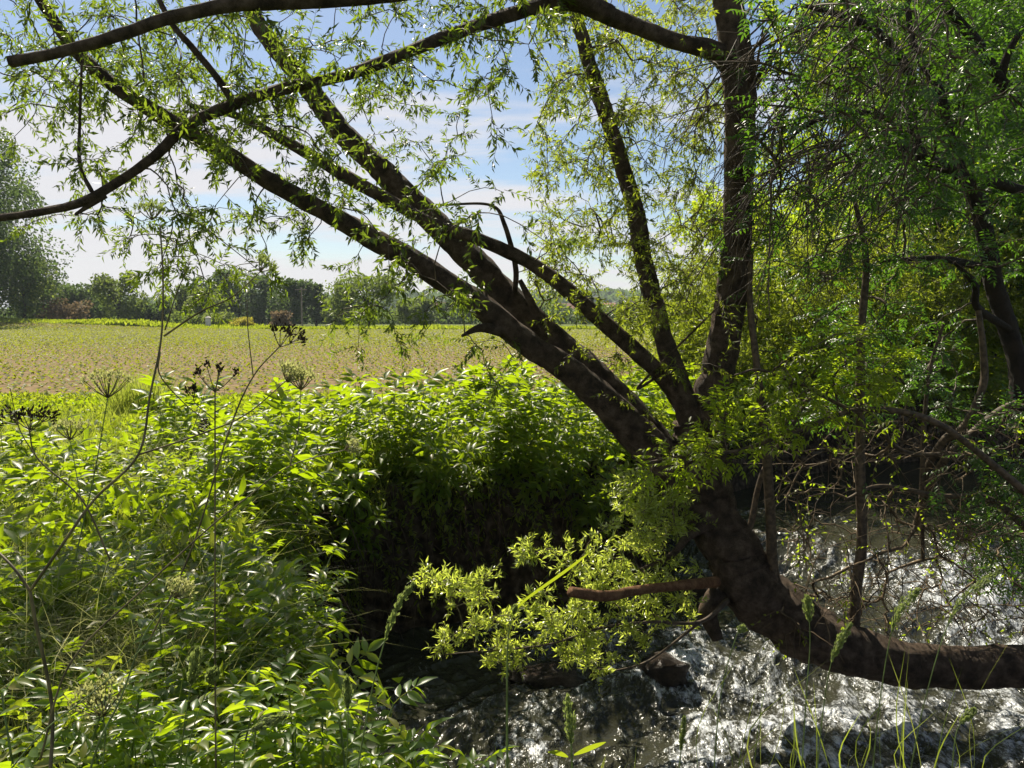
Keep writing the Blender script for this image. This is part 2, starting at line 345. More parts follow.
def watermat():
    m, nt, N, L = newmat('rushing_water')
    out = N.new('ShaderNodeOutputMaterial')
    tc = N.new('ShaderNodeTexCoord')
    at_ = N.new('ShaderNodeAttribute'); at_.attribute_name = 'foam'
    mp = N.new('ShaderNodeMapping'); mp.inputs['Rotation'].default_value = (0, 0, radians(-35)); mp.inputs['Scale'].default_value = (1, .5, 1); L.new(tc.outputs['Object'], mp.inputs[0])
    n1 = N.new('ShaderNodeTexNoise'); n1.inputs['Scale'].default_value = 13; n1.inputs['Detail'].default_value = 12; n1.inputs['Roughness'].default_value = .78; n1.inputs['Distortion'].default_value = .5
    L.new(mp.outputs[0], n1.inputs['Vector'])
    n2 = N.new('ShaderNodeTexNoise'); n2.inputs['Scale'].default_value = 55; n2.inputs['Detail'].default_value = 6; n2.inputs['Roughness'].default_value = .7; n2.inputs['Distortion'].default_value = .8
    L.new(mp.outputs[0], n2.inputs['Vector'])
    s = N.new('ShaderNodeMath'); s.operation = 'MULTIPLY_ADD'; L.new(n1.outputs[0], s.inputs[0]); s.inputs[1].default_value = 3.2; s.inputs[2].default_value = -2.72
    s3 = N.new('ShaderNodeMath'); s3.operation = 'MULTIPLY_ADD'; L.new(n2.outputs[0], s3.inputs[0]); s3.inputs[1].default_value = 1.5; L.new(s.outputs[0], s3.inputs[2])
    s2 = N.new('ShaderNodeMath'); s2.operation = 'ADD'; L.new(s3.outputs[0], s2.inputs[0]); L.new(at_.outputs['Fac'], s2.inputs[1])
    mr = N.new('ShaderNodeMapRange'); mr.inputs[1].default_value = .05; mr.inputs[2].default_value = .75; mr.inputs[4].default_value = .85; mr.interpolation_type = 'SMOOTHSTEP'; L.new(s2.outputs[0], mr.inputs[0])
    b = N.new('ShaderNodeBump'); b.inputs['Strength'].default_value = .9; b.inputs['Distance'].default_value = .06
    hh = N.new('ShaderNodeMath'); hh.operation = 'MULTIPLY_ADD'; L.new(n2.outputs[0], hh.inputs[0]); hh.inputs[1].default_value = .8; L.new(n1.outputs[0], hh.inputs[2])
    hs = N.new('ShaderNodeMath'); hs.operation = 'MULTIPLY'; L.new(hh.outputs[0], hs.inputs[0])
    sc = N.new('ShaderNodeMapRange'); sc.inputs[1].default_value = 0; sc.inputs[2].default_value = .6; sc.inputs[3].default_value = .35; sc.inputs[4].default_value = 1; L.new(at_.outputs['Fac'], sc.inputs[0]); L.new(sc.outputs[0], hs.inputs[1])
    n4 = N.new('ShaderNodeTexNoise'); n4.inputs['Scale'].default_value = 10; n4.inputs['Detail'].default_value = 3; n4.inputs['Roughness'].default_value = .5; n4.inputs['Distortion'].default_value = .8; L.new(mp.outputs[0], n4.inputs['Vector'])
    n5 = N.new('ShaderNodeTexNoise'); n5.inputs['Scale'].default_value = 42; n5.inputs['Detail'].default_value = 2; n5.inputs['Distortion'].default_value = .5; L.new(mp.outputs[0], n5.inputs['Vector'])
    h5 = N.new('ShaderNodeMath'); h5.operation = 'MULTIPLY_ADD'; L.new(n5.outputs[0], h5.inputs[0]); h5.inputs[1].default_value = .32; L.new(n4.outputs[0], h5.inputs[2])
    h6 = N.new('ShaderNodeMath'); h6.operation = 'MULTIPLY'; L.new(h5.outputs[0], h6.inputs[0]); L.new(sc.outputs[0], h6.inputs[1]); L.new(h6.outputs[0], b.inputs['Height'])
    w = N.new('ShaderNodeBsdfPrincipled'); w.inputs['Base Color'].default_value = (.030, .030, .020, 1); w.inputs['Roughness'].default_value = .09; w.inputs['IOR'].default_value = 1.33
    f = N.new('ShaderNodeBsdfPrincipled'); f.inputs['Base Color'].default_value = (.54, .57, .61, 1); f.inputs['Roughness'].default_value = .2; f.inputs['Specular IOR Level'].default_value = .8
    L.new(b.outputs[0], w.inputs['Normal']); L.new(b.outputs[0], f.inputs['Normal'])
    mx = N.new('ShaderNodeMixShader'); L.new(mr.outputs[0], mx.inputs[0]); L.new(w.outputs[0], mx.inputs[1]); L.new(f.outputs[0], mx.inputs[2])
    L.new(mx.outputs[0], out.inputs[0]); return m
M['water'] = watermat()

# ------------------------------------------------------------------ terrain
SHORE = np.array([(-.55, 2.7), (-.8, 3.4), (-1.3, 4.4), (-1.75, 5.6), (-1.6, 6.8), (-.7, 7.4), (.4, 7.8), (1.4, 8.5), (2.0, 9.6), (2.8, 11.2), (4.4, 12.8), (7.0, 14.2), (11, 15.4), (16, 17), (45, 22),
                  (45, 15), (14, 9.6), (9.5, 8.3), (7.0, 7.2), (5.9, 6.2), (5.7, 4.8), (6.3, 2.5), (7.2, -2), (8.5, -14), (5.2, -14), (4.0, -3), (3.2, .6), (2.2, 2.1), (1.0, 2.6)])
def sdist(x, y):
    """distance to the stream's edge, positive on land"""
    x = np.asarray(x, float); y = np.asarray(y, float); d = np.full(x.shape, 1e9); ins = np.zeros(x.shape, bool)
    for (ax, ay), (bx, by) in zip(SHORE, np.roll(SHORE, -1, 0)):
        ex, ey = bx-ax, by-ay; t = np.clip(((x-ax)*ex+(y-ay)*ey)/(ex*ex+ey*ey), 0, 1)
        d = np.minimum(d, np.hypot(x-ax-t*ex, y-ay-t*ey))
        c = ((ay > y) != (by > y)) & (x < (bx-ax)*(y-ay)/((by-ay) if abs(by-ay) > 1e-9 else 1e-9)+ax); ins ^= c
    return np.where(ins, -d, d)
def sm(t): t = np.clip(t, 0, 1); return t*t*(3-2*t)
def gz(x, y):
    x = np.asarray(x, float); y = np.asarray(y, float)
    d = sdist(x, y) + .25*fbm(x, y, 1.3, 4)
    z = -2.15 + 2.15*sm((d+.30)/.55)
    far = sm((np.hypot(x, y-5)-14)/10)
    z = z + .10*fbm(x, y, .9, 4)*(1-far)*sm((d+.6)/.8)
    # low grassy rise at the far left end of the field, and slow fall of the land behind
    z = z + 1.15*np.exp(-((x+58)/17)**2 - ((y-92)/9)**2)
    # the far hills
    z = z + 15*np.exp(-((x-60)/260)**2 - ((y-720)/110)**2) + 14*np.exp(-((x+330)/200)**2 - ((y-800)/120)**2)
    return z
def grid(xs, ys, zf):
    X, Y = np.meshgrid(xs, ys); Z = zf(X, Y); V = np.stack([X, Y, Z], -1).reshape(-1, 3)
    idx = np.arange(X.size).reshape(X.shape)
    F = np.stack([idx[:-1, :-1], idx[:-1, 1:], idx[1:, 1:], idx[1:, :-1]], -1).reshape(-1, 4)
    return V, F, X, Y, Z
def axis(lo, a, b, hi, s, g=1.22):
    mid = list(np.arange(a, b, s)); st = s; v = a; L_ = []
    while v > lo: st *= g; v -= st; L_.append(v)
    v = mid[-1]; st = s; Hh = []
    while v < hi: st *= g; v += st; Hh.append(v)
    return np.array(L_[::-1]+mid+Hh)
xs = axis(-2500, -3.5, 8, 2500, .09, 1.13); ys = axis(-300, 1.5, 14, 3500, .09, 1.10)
V, F, X, Y, Z = grid(xs, ys, gz)
tag(MB().add(V, F).build('ground', M['ground']), kind='structure')

# field sheet: draped 3 cm above the flat land
def field_edge(x): return 12.2 + .06*np.abs(x+4) + .5*fbm(x, x*0+3, .3, 3)
fx = np.arange(-130, 60, 1.5); NV = 60
u = np.linspace(0, 1, NV)
FX = np.repeat(fx[None], NV, 0); y0 = field_edge(fx); y1 = 88 + .02*fx
FY = y0[None]+(y1-y0)[None]*u[:, None]**1.6
ok = sdist(FX, FY) > 3.0
FZ = gz(FX, FY)+.012
idx = np.arange(FX.size).reshape(FX.shape)
Q = np.stack([idx[:-1, :-1], idx[:-1, 1:], idx[1:, 1:], idx[1:, :-1]], -1)
okq = (ok[:-1, :-1] & ok[:-1, 1:] & ok[1:, 1:] & ok[1:, :-1])
tag(MB().add(np.stack([FX, FY, FZ], -1), Q[okq]).build('field', M['field']), kind='structure')

# haze: one closed box of thin even air
hm, nt, N, L = newmat('thin_haze'); ho = N.new('ShaderNodeOutputMaterial'); hv = N.new('ShaderNodeVolumePrincipled')
hv.inputs['Color'].default_value = (.80, .90, 1, 1); hv.inputs['Density'].default_value = .00026; hv.inputs['Anisotropy'].default_value = .0; L.new(hv.outputs[0], ho.inputs['Volume'])
HV = np.array([(x, y, z) for x in (-2900, 2900) for y in (-600, 4300) for z in (-4, 48)], float)
tag(MB().add(HV, [[0, 1, 3, 2], [4, 6, 7, 5], [0, 4, 5, 1], [2, 3, 7, 6], [0, 2, 6, 4], [1, 5, 7, 3]]).build('haze', hm, None, False), kind='stuff')
# water
xs = axis(-3, -1.9, 6.4, 46, .028, 1.14); ys = axis(-15, 5.0, 10.6, 28, .028, 1.10)
def wlev(x, y): return -1.55 + .30*sm((y + .35*x - 9.6)/1.0) + .16*sm((y-.4*x-5.2)/.7)
def turb(x, y): return .12 + .88*np.clip(1-sm((y + .35*x - 11.3)/1.2), 0, 1)
def crest(x, y):
    w = 1.6*fbm(x, y, .9, 3); a_ = x*.6+y*.8; b_ = -x*.8+y*.6
    c1 = 1-np.abs(2*vnoise(a_*.6+w, b_*1.7+w, 1.4)-1); c2 = 1-np.abs(2*vnoise(a_*.6+2*w, b_*1.8-w+9, 3.9)-1); c3 = 1-np.abs(2*vnoise(a_*.7+3*w+4, b_*1.6+2*w, 9.5)-1)
    return c1**2, c2**2, c3**2
def wz(x, y):
    t = turb(x, y); c1, c2, c3 = crest(x, y)
    return wlev(x, y) + t*(.26*fbm(x*.6+y*.8, -x*.8+y*.6, .9, 3) + .075*(c1-.4) + .028*(c2-.4) + .012*(c3-.4) + .022*fbm(x, y, 12, 3)) - .02
V, F, X, Y, Z = grid(xs, ys, wz)
keep = (sdist(X, Y) < .9); kq = keep[:-1, :-1] & keep[1:, 1:] & keep[:-1, 1:] & keep[1:, :-1]
wo = MB().add(V, F.reshape(kq.shape+(4,))[kq]).build('water', M['water'])
c1, c2, c3 = crest(X, Y)
fo = turb(X, Y)*(.10 + .34*c1 + .34*c2 + .30*c3) + 1.0*fbm(X, Y, .6, 3) + 1.2*(Z-wlev(X, Y)) + .30*np.exp(-((Y+.35*X-10.1)/.7)**2)*turb(X, Y) - .22*sm((Y-7.4)/1.0) - .25*np.clip((-.2-X)/.8, 0, 1) - .20
a = wo.data.attributes.new('foam', 'FLOAT', 'POINT'); a.data.foreach_set('value', np.clip(fo, 0, 1).astype(np.float32).ravel())
tag(wo, kind='structure')

# rocks in the rapids
def rock(loc, s, label, seed):
    r = np.random.default_rng(seed); n, k = 12, 18; V = []
    for i in range(n+1):
        for j in range(k):
            ph = pi*i/n; th = 2*pi*j/k; V.append((sin(ph)*cos(th), sin(ph)*sin(th), cos(ph)))
    V = np.array(V); q = fbm(V[:, 0]*1.3+seed, V[:, 1]*1.3+V[:, 2]*2.1, 1.4, 4)
    V = V*(1+.75*q[:, None])*np.array(s); idx = np.arange((n+1)*k).reshape(n+1, k)
    F = np.stack([idx[:-1], idx[1:], np.roll(idx[1:], -1, 1), np.roll(idx[:-1], -1, 1)], -1).reshape(-1, 4)
    o = MB().add(V, F).build('rock', M['rock']); o.location = [float(c) for c in loc]
    tag(o, label, 'rock', 'wet rocks breaking the surface of the stream')
for i, (px, py, s, lb) in enumerate([(664, 688, (.22, .16, .15), 'brown wet rock in the white rapids below the pale leafy branch'),
                                     (545, 690, (.30, .2, .12), 'dark low rock where the rapids meet the shaded bank'),
                                     (700, 610, (.16, .15, .14), 'small rock in the current just left of the willow trunk')]):
    p = at(px, py, 1.0); v = p-np.array([0, 0, EYE]); t = (-1.55-EYE)/v[2]; p = np.array([0, 0, EYE])+v*t
    rock((p[0], p[1], float(wz(p[0], p[1]))-.01), s, lb, i+5)

# ------------------------------------------------------------------ crop seedlings (uncountable)
def crop():
    mb = MB(); rows = np.arange(-150, 150, .42); ang = radians(24)
    P = []
    for r in rows:
        t = np.arange(0, 170, .19); t = t+R.normal(size=len(t))*.05
        bx = r*1.25; x = bx*cos(ang)+(t-30)*sin(ang); y = -bx*sin(ang)+(t-30)*cos(ang)+30
        P.append(np.stack([x, y], -1))
    P = np.concatenate(P) + R.normal(size=(sum(len(p) for p in P), 2))*.03
    x, y = P.T
    ok = (y > field_edge(x)+.2) & (y < 88+.02*x) & (np.abs(x) < .74*y+2) & (x > -125) & (x < 58)
    x, y = x[ok], y[ok]; k = sdist(x, y) > 3.3; x, y = x[k], y[k]
    dens = vnoise(x, y, .25)*.5 + vnoise(x, y, .07)*.5
    k = R.random(len(x)) < .72+.5*dens; x, y = x[k], y[k]
    z = gz(x, y)+.012; B = np.stack([x, y, z], -1); n = len(B)
    for j in range(4):
        a_ = R.random(n)*2*pi; D = np.stack([np.cos(a_)*.8, np.sin(a_)*.8, .45+.5*R.random(n)], -1)
        leaves(mb, B, D, np.tile([0, 0, 1.], (n, 1)), (.07+.075*R.random(n))*(1+.7*sm((y-32)/25)), LF_OVAL if False else LF_SMALL, 1.3)
    print('seedlings', n)
    o = mb.build('crop_seedlings', M['crop']); tag(o, 'young yellow-green crop seedlings in rows on the brown field', 'crop', kind='stuff')
crop()

# ------------------------------------------------------------------ far trees
def blob_tree(name, base, h, w, mat, label, cat='tree', group=None, trunk=True, nl=4200, ls=.38, seed=0, low=.0, holes=.15, shape=None, nb=None):
    r = np.random.default_rng(seed+100); root = empty(name, base, label, cat, group)
    b = np.array(base, float); nb = nb or int(14+w*2)
    C = []
    for i in range(nb):
        u = r.random(); zz = low + (1-low)*(.1+.85*u); rad = w*.5*math.sqrt(max(.05, 1-((zz-.52)/.56)**2))*(.35+.6*r.random()); th = r.random()*2*pi
        C.append((rad*cos(th), rad*sin(th), zz*h, (.14+.12*r.random())*w*(1.15-.45*u)))
    if shape: C = [(c[0]*w, c[1]*w, c[2]*h, c[3]*w) for c in shape] + C[:nb//2]
    C = np.array(C); k = r.integers(0, len(C), nl)
    d = r.normal(size=(nl, 3)); d = unit(d); rr = .55+.5*r.random(nl)**.6
    P = C[k, :3]+d*(C[k, 3]*rr)[:, None]*np.array([1.05, 1.05, .85]); P = P[P[:, 2] > .02*h]
    nl = len(P); dd = unit(r.normal(size=(nl, 3))+np.array([0, 0, .2]))
    mb = MB(); leaves(mb, P+b, dd, unit(r.normal(size=(nl, 3))+np.array([0, 0, .8])), ls*(.5+r.random(nl)), LF_OVAL)
    if trunk:
        tb = MB(); top = b+np.array([0, 0, .62*h])
        rtube(tb, [b-np.array([0, 0, .3]), b+np.array([w*.02, 0, .3*h]), top], .032*h, .012*h, 7)
        for i in range(9):
            c = C[r.integers(0, len(C)), :3]; s = b+np.array([0, 0, h*(.2+.3*r.random())])
            rtube(tb, [s, (s+b+c)/2+np.array([0, 0, .04*h]), b+c], .014*h, .003*h, 5)
        tb.build('trunk', M['barkdark'], root)
    mb.build('crown', mat, root)
    return root
def px_tree(px, ytop, wpx, d, mat, label, nm='deciduous_tree', base_z=None, **kw):
    p = at(px, HOR, d); x = p[0]; z = float(gz(x, d)) if base_z is None else base_z
    h = (at(px, ytop, d)[2]-z)*1.12; w = wpx/FPX*d
    return blob_tree(nm, (x, d, z), h, w, M[mat], label, ls=max(.22, d/FPX*2.3), seed=int(px*7+d), **kw)
px_tree(-24, 158, 138, 96, 'far2', 'large spreading tree at the left edge of the field', nl=38000, nb=52, low=.03)
px_tree(24, 266, 60, 99, 'far3', 'pale green young tree under the large spreading one', 'young_tree', nl=3500)
FT = [ # px, top, width, depth, material, label
 (38, 283, 40, 110, 'far2', 'dark rounded tree just right of the large field tree'),
 (70, 292, 52, 118, 'far2', 'dark low tree with a flat top behind the russet bush'),
 (118, 279, 48, 112, 'far1', 'open-crowned tree with sky showing through, on the grassy rise'),
 (92, 298, 40, 122, 'far1', 'mid-green tree between the flat-topped and the open-crowned tree'),
 (150, 306, 44, 118, 'far2', 'low dark tree right of the open-crowned one'),
 (176, 292, 34, 120, 'far1', 'small round tree at the left end of the wood'),
 (205, 284, 48, 135, 'far2', 'dark tree forming the left shoulder of the wood'),
 (238, 277, 62, 140, 'far2', 'tallest rounded tree in the middle of the wood'),
 (208, 293, 34, 112, 'far3', 'pale round tree standing before the dark wood'),
 (268, 281, 40, 136, 'far2', 'dark tree right of the tallest one in the wood'),
 (292, 284, 44, 130, 'far2', 'dark tree behind the wooden pole'),
 (316, 288, 32, 128, 'far2', 'last dark tree at the right end of the wood'),
 (368, 282, 74, 105, 'far1', 'broad olive-green tree standing alone behind the field'),
 (338, 300, 30, 118, 'far1', 'small green tree between the wood and the broad olive tree'),
 (415, 303, 40, 125, 'far1', 'low tree behind the leaning willow limbs'),
 (455, 306, 36, 160, 'far2', 'distant low tree seen between the two leaning limbs'),
 (500, 308, 60, 190, 'far2', 'long low distant tree left of the far houses'),
 (548, 310, 50, 200, 'far1', 'distant round tree in front of the far houses'),
 (586, 296, 14, 150, 'far2', 'slim dark tree like a poplar beside the far houses'),
 (640, 306, 60, 150, 'far1', 'distant tree seen between the thin upright limb and the trunk'),
 (690, 305, 50, 140, 'far1', 'distant tree seen just left of the upright trunk'),
 (735, 300, 60, 130, 'far1', 'distant tree mostly behind the upright trunk'),
 (790, 296, 70, 110, 'far1', 'distant tree seen through the branches right of the trunk')]
for px, t, w, d, m, lb in FT: px_tree(px, t, w, d, m, lb, group='trees beyond the field', nl=int(2600+w*45), low=.02)
px_tree(66, 303, 46, 100, 'far_red', 'russet-brown bush on the grassy rise', 'bush', trunk=False, nl=2200, low=-.1)
px_tree(281, 314, 26, 100, 'far_red', 'purple-brown round bush before the dark wood', 'bush', trunk=False, nl=1200, low=-.1)
px_tree(243, 320, 26, 96, 'far_yel', 'low yellow bush before the dark wood', 'bush', trunk=False, nl=1200, low=-.1)
px_tree(186, 316, 34, 98, 'far1', 'dark green bush left of the pale square post', 'bush', trunk=False, nl=1500, low=-.1)
px_tree(222, 316, 34, 99, 'far3', 'light green bush right of the pale square post', 'bush', trunk=False, nl=1500, low=-.1)
# distant hedgerow clumps filling the horizon line, uncountable
mb = MB(); n = 30000
x = R.uniform(-150, 170, n); y = 150+R.random(n)*14+.05*x; hh = 1.6+1.5*vnoise(x, x*0, .12)+1.2*vnoise(x, x*0+5, .4)
P = np.stack([x, y, R.random(n)*hh+gz(x, y)], -1); leaves(mb, P, rnd_unit(n), rnd_unit(n)+np.array([0, 0, .7]), .55+.4*R.random(n), LF_OVAL)
tag(mb.build('far_hedgerow', M['far2']), 'dark green hedgerow running along the whole horizon', 'hedgerow', kind='stuff')
# wood on the distant hills
mb = MB(); n = 26000
x = R.uniform(-420, 420, n); y = R.uniform(560, 800, n); k = vnoise(x, y, .012) > .45; x, y = x[k], y[k]
P = np.stack([x, y, gz(x, y)+R.random(len(x))*9], -1); leaves(mb, P, rnd_unit(len(P)), rnd_unit(len(P)), 4+3*R.random(len(P)), LF_OVAL)
tag(mb.build('hill_woods', M['far2']), 'faint woods covering the distant hills', 'woods', kind='stuff')
# verge of long grass at the end of the field
mb = MB(); n = 60000
x = R.uniform(-110, 58, n); y = 88.3+.02*x+R.random(n)**1.3*12; P = np.stack([x, y, gz(x, y)], -1)
D = np.stack([R.normal(size=n)*.3, R.normal(size=n)*.3, np.ones(n)], -1); leaves(mb, P, D, rnd_unit(n), .15+.9*R.random(n)*vnoise(x, y, .09)**1.5*(.4+vnoise(x, y, .4)), LF_WILLOW, 2.2)
tag(mb.build('verge_grass', M['under']), 'strip of long green grass at the far edge of the field', 'grass', kind='stuff')

# pole, pale post, far houses
p = at(302, HOR, 98); rt = empty('utility_pole', (p[0], 98, 0), 'slim wooden utility pole with a crossbar before the dark wood', 'pole')
mb = MB(); rtube(mb, [(p[0], 98, -.2), (p[0], 98, 2.5), (p[0]+.03, 98, 5.2)], .13, .09, 8); mb.build('pole', M['pole'], rt)
def box(mb, c, s, rz=0):
    c = np.array(c, float); q = np.array([(a, b_, d) for a in (-1, 1) for b_ in (-1, 1) for d in (-1, 1)], float)*np.array(s)/2
    m = np.array([[cos(rz), -sin(rz), 0], [sin(rz), cos(rz), 0], [0, 0, 1]]); q = q@m.T+c
    mb.add(q, [[0, 1, 3, 2], [4, 6, 7, 5], [0, 4, 5, 1], [2, 3, 7, 6], [0, 2, 6, 4], [1, 5, 7, 3]])
mb = MB(); box(mb, (p[0], 97.8, 4.9), (1.5, .12, .12)); mb.build('crossarm', M['pole'], rt, False)
p = at(208, HOR, 93); rt = empty('stone_post', (p[0], 93, 0), 'pale square stone post in the verge before the wood', 'post')
mb = MB(); box(mb, (p[0], 93, .65), (.55, .4, 1.5), .2); mb.build('post', M['postw'], rt, False)
mb = MB(); V = np.array([(-.33, -.25, 1.4), (.33, -.25, 1.4), (.33, .25, 1.4), (-.33, .25, 1.4), (0, 0, 1.62)])+np.array([p[0], 93, 0]); mb.add(V, [[0, 1, 2, 3]], [[0, 1, 4], [1, 2, 4], [2, 3, 4], [3, 0, 4]]); mb.build('cap', M['postw'], rt, False)
def house(px, d, w, h, rz, lb):
    p = at(px, HOR, d); x = p[0]; z = float(gz(x, d)); rt = empty('house', (x, d, z), lb, 'house', 'houses on the horizon', rz)
    dp = w*.7; mb = MB(); V = []
    for sx, sy in ((-1, -1), (1, -1), (1, 1), (-1, 1)):
        V.append((sx*w/2, sy*dp/2, -1)); 
    V += [(a, b_, h) for a, b_, _ in V]; V += [(-w/2, 0, h*1.6), (w/2, 0, h*1.6)]
    mb.add(np.array(V), [[0, 1, 5, 4], [2, 3, 7, 6], [0, 3, 2, 1]], [[1, 2, 6, 9, 5], [3, 0, 4, 8, 7]])
    o = mb.build('wall', M['wall'], None, False); o.parent = rt
    mb = MB(); e = .5
    for s in (-1, 1):
        a = np.array([(-w/2-e, s*(dp/2+e), h*.93), (w/2+e, s*(dp/2+e), h*.93), (w/2+e, 0, h*1.62), (-w/2-e, 0, h*1.62)])
        mb.add(np.vstack([a, a+np.array([0, 0, .25])]), [[0, 1, 2, 3], [4, 7, 6, 5], [0, 4, 5, 1], [1, 5, 6, 2], [2, 6, 7, 3], [3, 7, 4, 0]])
    o = mb.build('roof', M['roof'], None, False); o.parent = rt
    for i in range(3):
        mb = MB(); box(mb, (-w*.3+i*w*.3, -dp/2-.02, h*.55), (1.1, .12, 1.3)); o = mb.build('window', M['barkdark'], None, False); o.parent = rt
house(566, 430, 13, 5.2, .2, 'pale house with a tiled roof far beyond the field'); house(600, 440, 17, 5.4, -.3, 'long pale house with a tiled roof right of the poplar')
house(436, 420, 10, 5.5, .1, 'small pale house between the leaning willow limbs')

# ------------------------------------------------------------------ the leaning willow
WD = lambda pts: np.array([at(*p) for p in pts])
willow = empty('willow_tree', (8.2, 5.0, -.2), 'big dark willow growing out of a fallen trunk over the stream', 'tree')
LIMB = []
def limb(pts, rpx, name='limb', mat='bark', parent=None, k=18, rough=.17, store=None, ext=None):
    """pts (px,py,depth), rpx: diameters in pixels"""
    P = WD(pts); r = np.array([w*.94/2/FPX*p[2] for w, p in zip(rpx, pts)])
    if ext is not None: P = np.vstack([ext[0], P]); r = np.r_[ext[1], r]
    seg = np.r_[0, np.cumsum(np.linalg.norm(np.diff(P, axis=0), axis=1))]; n = int(max(14, seg[-1]/.024))
    Q = catmull(P, n); rr = np.interp(np.linspace(0, 1, n), np.linspace(0, 1, len(r)), r)
    Q = Q + (np.stack([fbm(np.arange(n)*.053, np.full(n, s_), 1, 3) for s_ in (1.5, 7.5, 13.5)], -1)*rr[:, None]*.6)*np.minimum(1, np.arange(n)/20)[:, None]
    mb = MB(); tubes(mb, Q[None], rr[None], k, cap=True, rough=rough, bark=1+len(LIMB))
    o = mb.build(name, M[mat], parent)
    (LIMB if store is None else store).append(Q); return o
root_r = [np.array([8.2, 4.9, -.35]), np.array([6.6, 5.2, -.75])], [.26, .24]
limb([(1024, 668, 5.7), (950, 668, 5.75), (880, 660, 5.8), (815, 640, 5.9), (765, 600, 6.05), (735, 560, 6.15), (712, 515, 6.25), (700, 470, 6.3), (700, 425, 6.35)], [46, 46, 50, 60, 66, 60, 54, 56, 58], 'trunk', parent=willow, k=30, rough=.13, ext=root_r)
limb([(702, 470, 6.35), (705, 430, 6.35), (715, 380, 6.35), (728, 310, 6.3), (738, 230, 6.2), (740, 150, 6.1), (735, 60, 6.0), (722, -40, 5.9), (715, -160, 5.8)], [50, 46, 36, 32, 30, 30, 33, 28, 24], parent=willow, k=24)
limb([(748, 575, 6.15), (705, 505, 6.28), (668, 467, 6.3), (630, 430, 6.25), (580, 380, 6.2), (530, 345, 6.1), (470, 300, 6.0), (400, 255, 5.9), (310, 205, 5.75), (230, 155, 5.6), (150, 110, 5.4), (80, 55, 5.2), (20, -30, 5.0)], [40, 50, 50, 38, 30, 27, 25, 24, 19, 18, 16, 13, 10], parent=willow, k=22)
limb([(735, 545, 6.25), (695, 492, 6.4), (655, 445, 6.45), (600, 385, 6.5), (560, 345, 6.55), (500, 290, 6.6), (445, 235, 6.65), (395, 185, 6.7), (350, 140, 6.75), (310, 90, 6.8), (262, 30, 6.85), (230, -40, 6.9)], [40, 46, 42, 36, 30, 30, 27, 25, 24, 20, 17, 14], parent=willow, k=20)
limb([(700, 440, 6.5), (685, 400, 6.4), (655, 368, 6.3), (600, 320, 6.2), (540, 270, 6.1), (480, 240, 6.0), (430, 222, 5.95), (360, 185, 5.9), (300, 150, 5.85), (240, 118, 5.8), (190, 105, 5.75)], [30, 26, 18, 17, 15, 14, 12, 14, 12, 8, 5], parent=willow)
limb([(695, 430, 6.3), (680, 385, 6.3), (665, 340, 6.35), (645, 270, 6.4), (632, 200, 6.45), (605, 110, 6.5), (585, 50, 6.5), (572, 0, 6.55), (560, -60, 6.6)], [30, 26, 20, 19, 18, 16, 14, 12, 10], parent=willow)
limb([(738, 75, 6.05), (715, 52, 5.9), (680, 42, 5.8), (640, 28, 5.7), (600, 12, 5.6), (565, 3, 5.5), (520, 12, 5.4), (460, 32, 5.3), (400, 55, 5.2), (345, 75, 5.1), (290, 88, 5.0), (235, 105, 4.9), (190, 125, 4.85), (150, 160, 4.8), (90, 198, 4.75), (40, 212, 4.7), (-30, 222, 4.6)],
     [22, 20, 17, 17, 18, 17, 14, 13, 12, 12, 12, 12, 12, 10, 9, 8, 7], parent=willow)
limb([(610, 15, 5.6), (540, -18, 5.3), (450, -12, 5.0), (360, -3, 4.8), (290, 2, 4.65), (230, 5, 4.55), (170, 18, 4.5), (110, 38, 4.45), (50, 55, 4.4), (10, 63, 4.38)], [20, 18, 16, 16, 16, 15, 13, 12, 11, 11], parent=willow)
limb([(232, 100, 4.9), (215, 75, 4.85), (190, 45, 4.8), (170, 20, 4.75), (150, -20, 4.7)], [8, 7, 7, 6, 5], parent=willow, k=10)
limb([(105, 195, 4.77), (90, 205, 4.76), (75, 215, 4.75)], [8, 6, 3], parent=willow, k=8, rough=.05)
limb([(92, 192, 4.75), (80, 165, 4.7), (80, 120, 4.7), (82, 60, 4.72)], [5, 4, 3, 2.5], parent=willow, k=8, rough=.05)
limb([(512, 305, 6.5), (516, 270, 6.5), (505, 225, 6.5), (490, 205, 6.5), (440, 205, 6.5)], [6, 6, 5, 3, 2.5], parent=willow, k=8, rough=.05)
limb([(545, 330, 6.3), (530, 300, 6.3), (520, 280, 6.3)], [10, 8, 5], parent=willow, k=8, rough=.05)
limb([(500, 330, 6.0), (480, 328, 5.9), (462, 336, 5.8)], [14, 9, 3], parent=willow, k=8, rough=.05)
limb([(660, 375, 6.3), (640, 385, 6.3), (725, 300, 5.9)], [4, 3, 2], parent=willow, k=6, rough=.05)
limb([(716, 582, 5.9), (680, 586, 5.6), (640, 590, 5.4), (605, 596, 5.2), (570, 592, 5.05)], [13, 10, 11, 12, 12], name='broken_limb', mat='barklit', parent=willow, k=14)
limb([(728, 600, 5.9), (700, 622, 5.75), (650, 622, 5.6), (600, 628, 5.5), (545, 645, 5.4), (440, 655, 5.3)], [6, 4, 3.5, 3, 2, 1.5], name='low_limb', mat='twig', parent=willow, k=8, rough=.05)
limb([(700, 622, 5.75), (650, 660, 5.7), (610, 672, 5.6)], [4, 2.5, 1.5], name='low_limb', mat='twig', parent=willow, k=8, rough=.05)
limb([(716, 520, 6.1), (690, 535, 6.0), (672, 555, 5.9), (640, 570, 5.9)], [16, 10, 7, 4], name='low_limb', parent=willow, k=10, rough=.1)
limb([(718, 590, 6.0), (708, 612, 5.95), (718, 640, 5.9)], [20, 22, 12], name='trunk_stub', parent=willow, k=14)
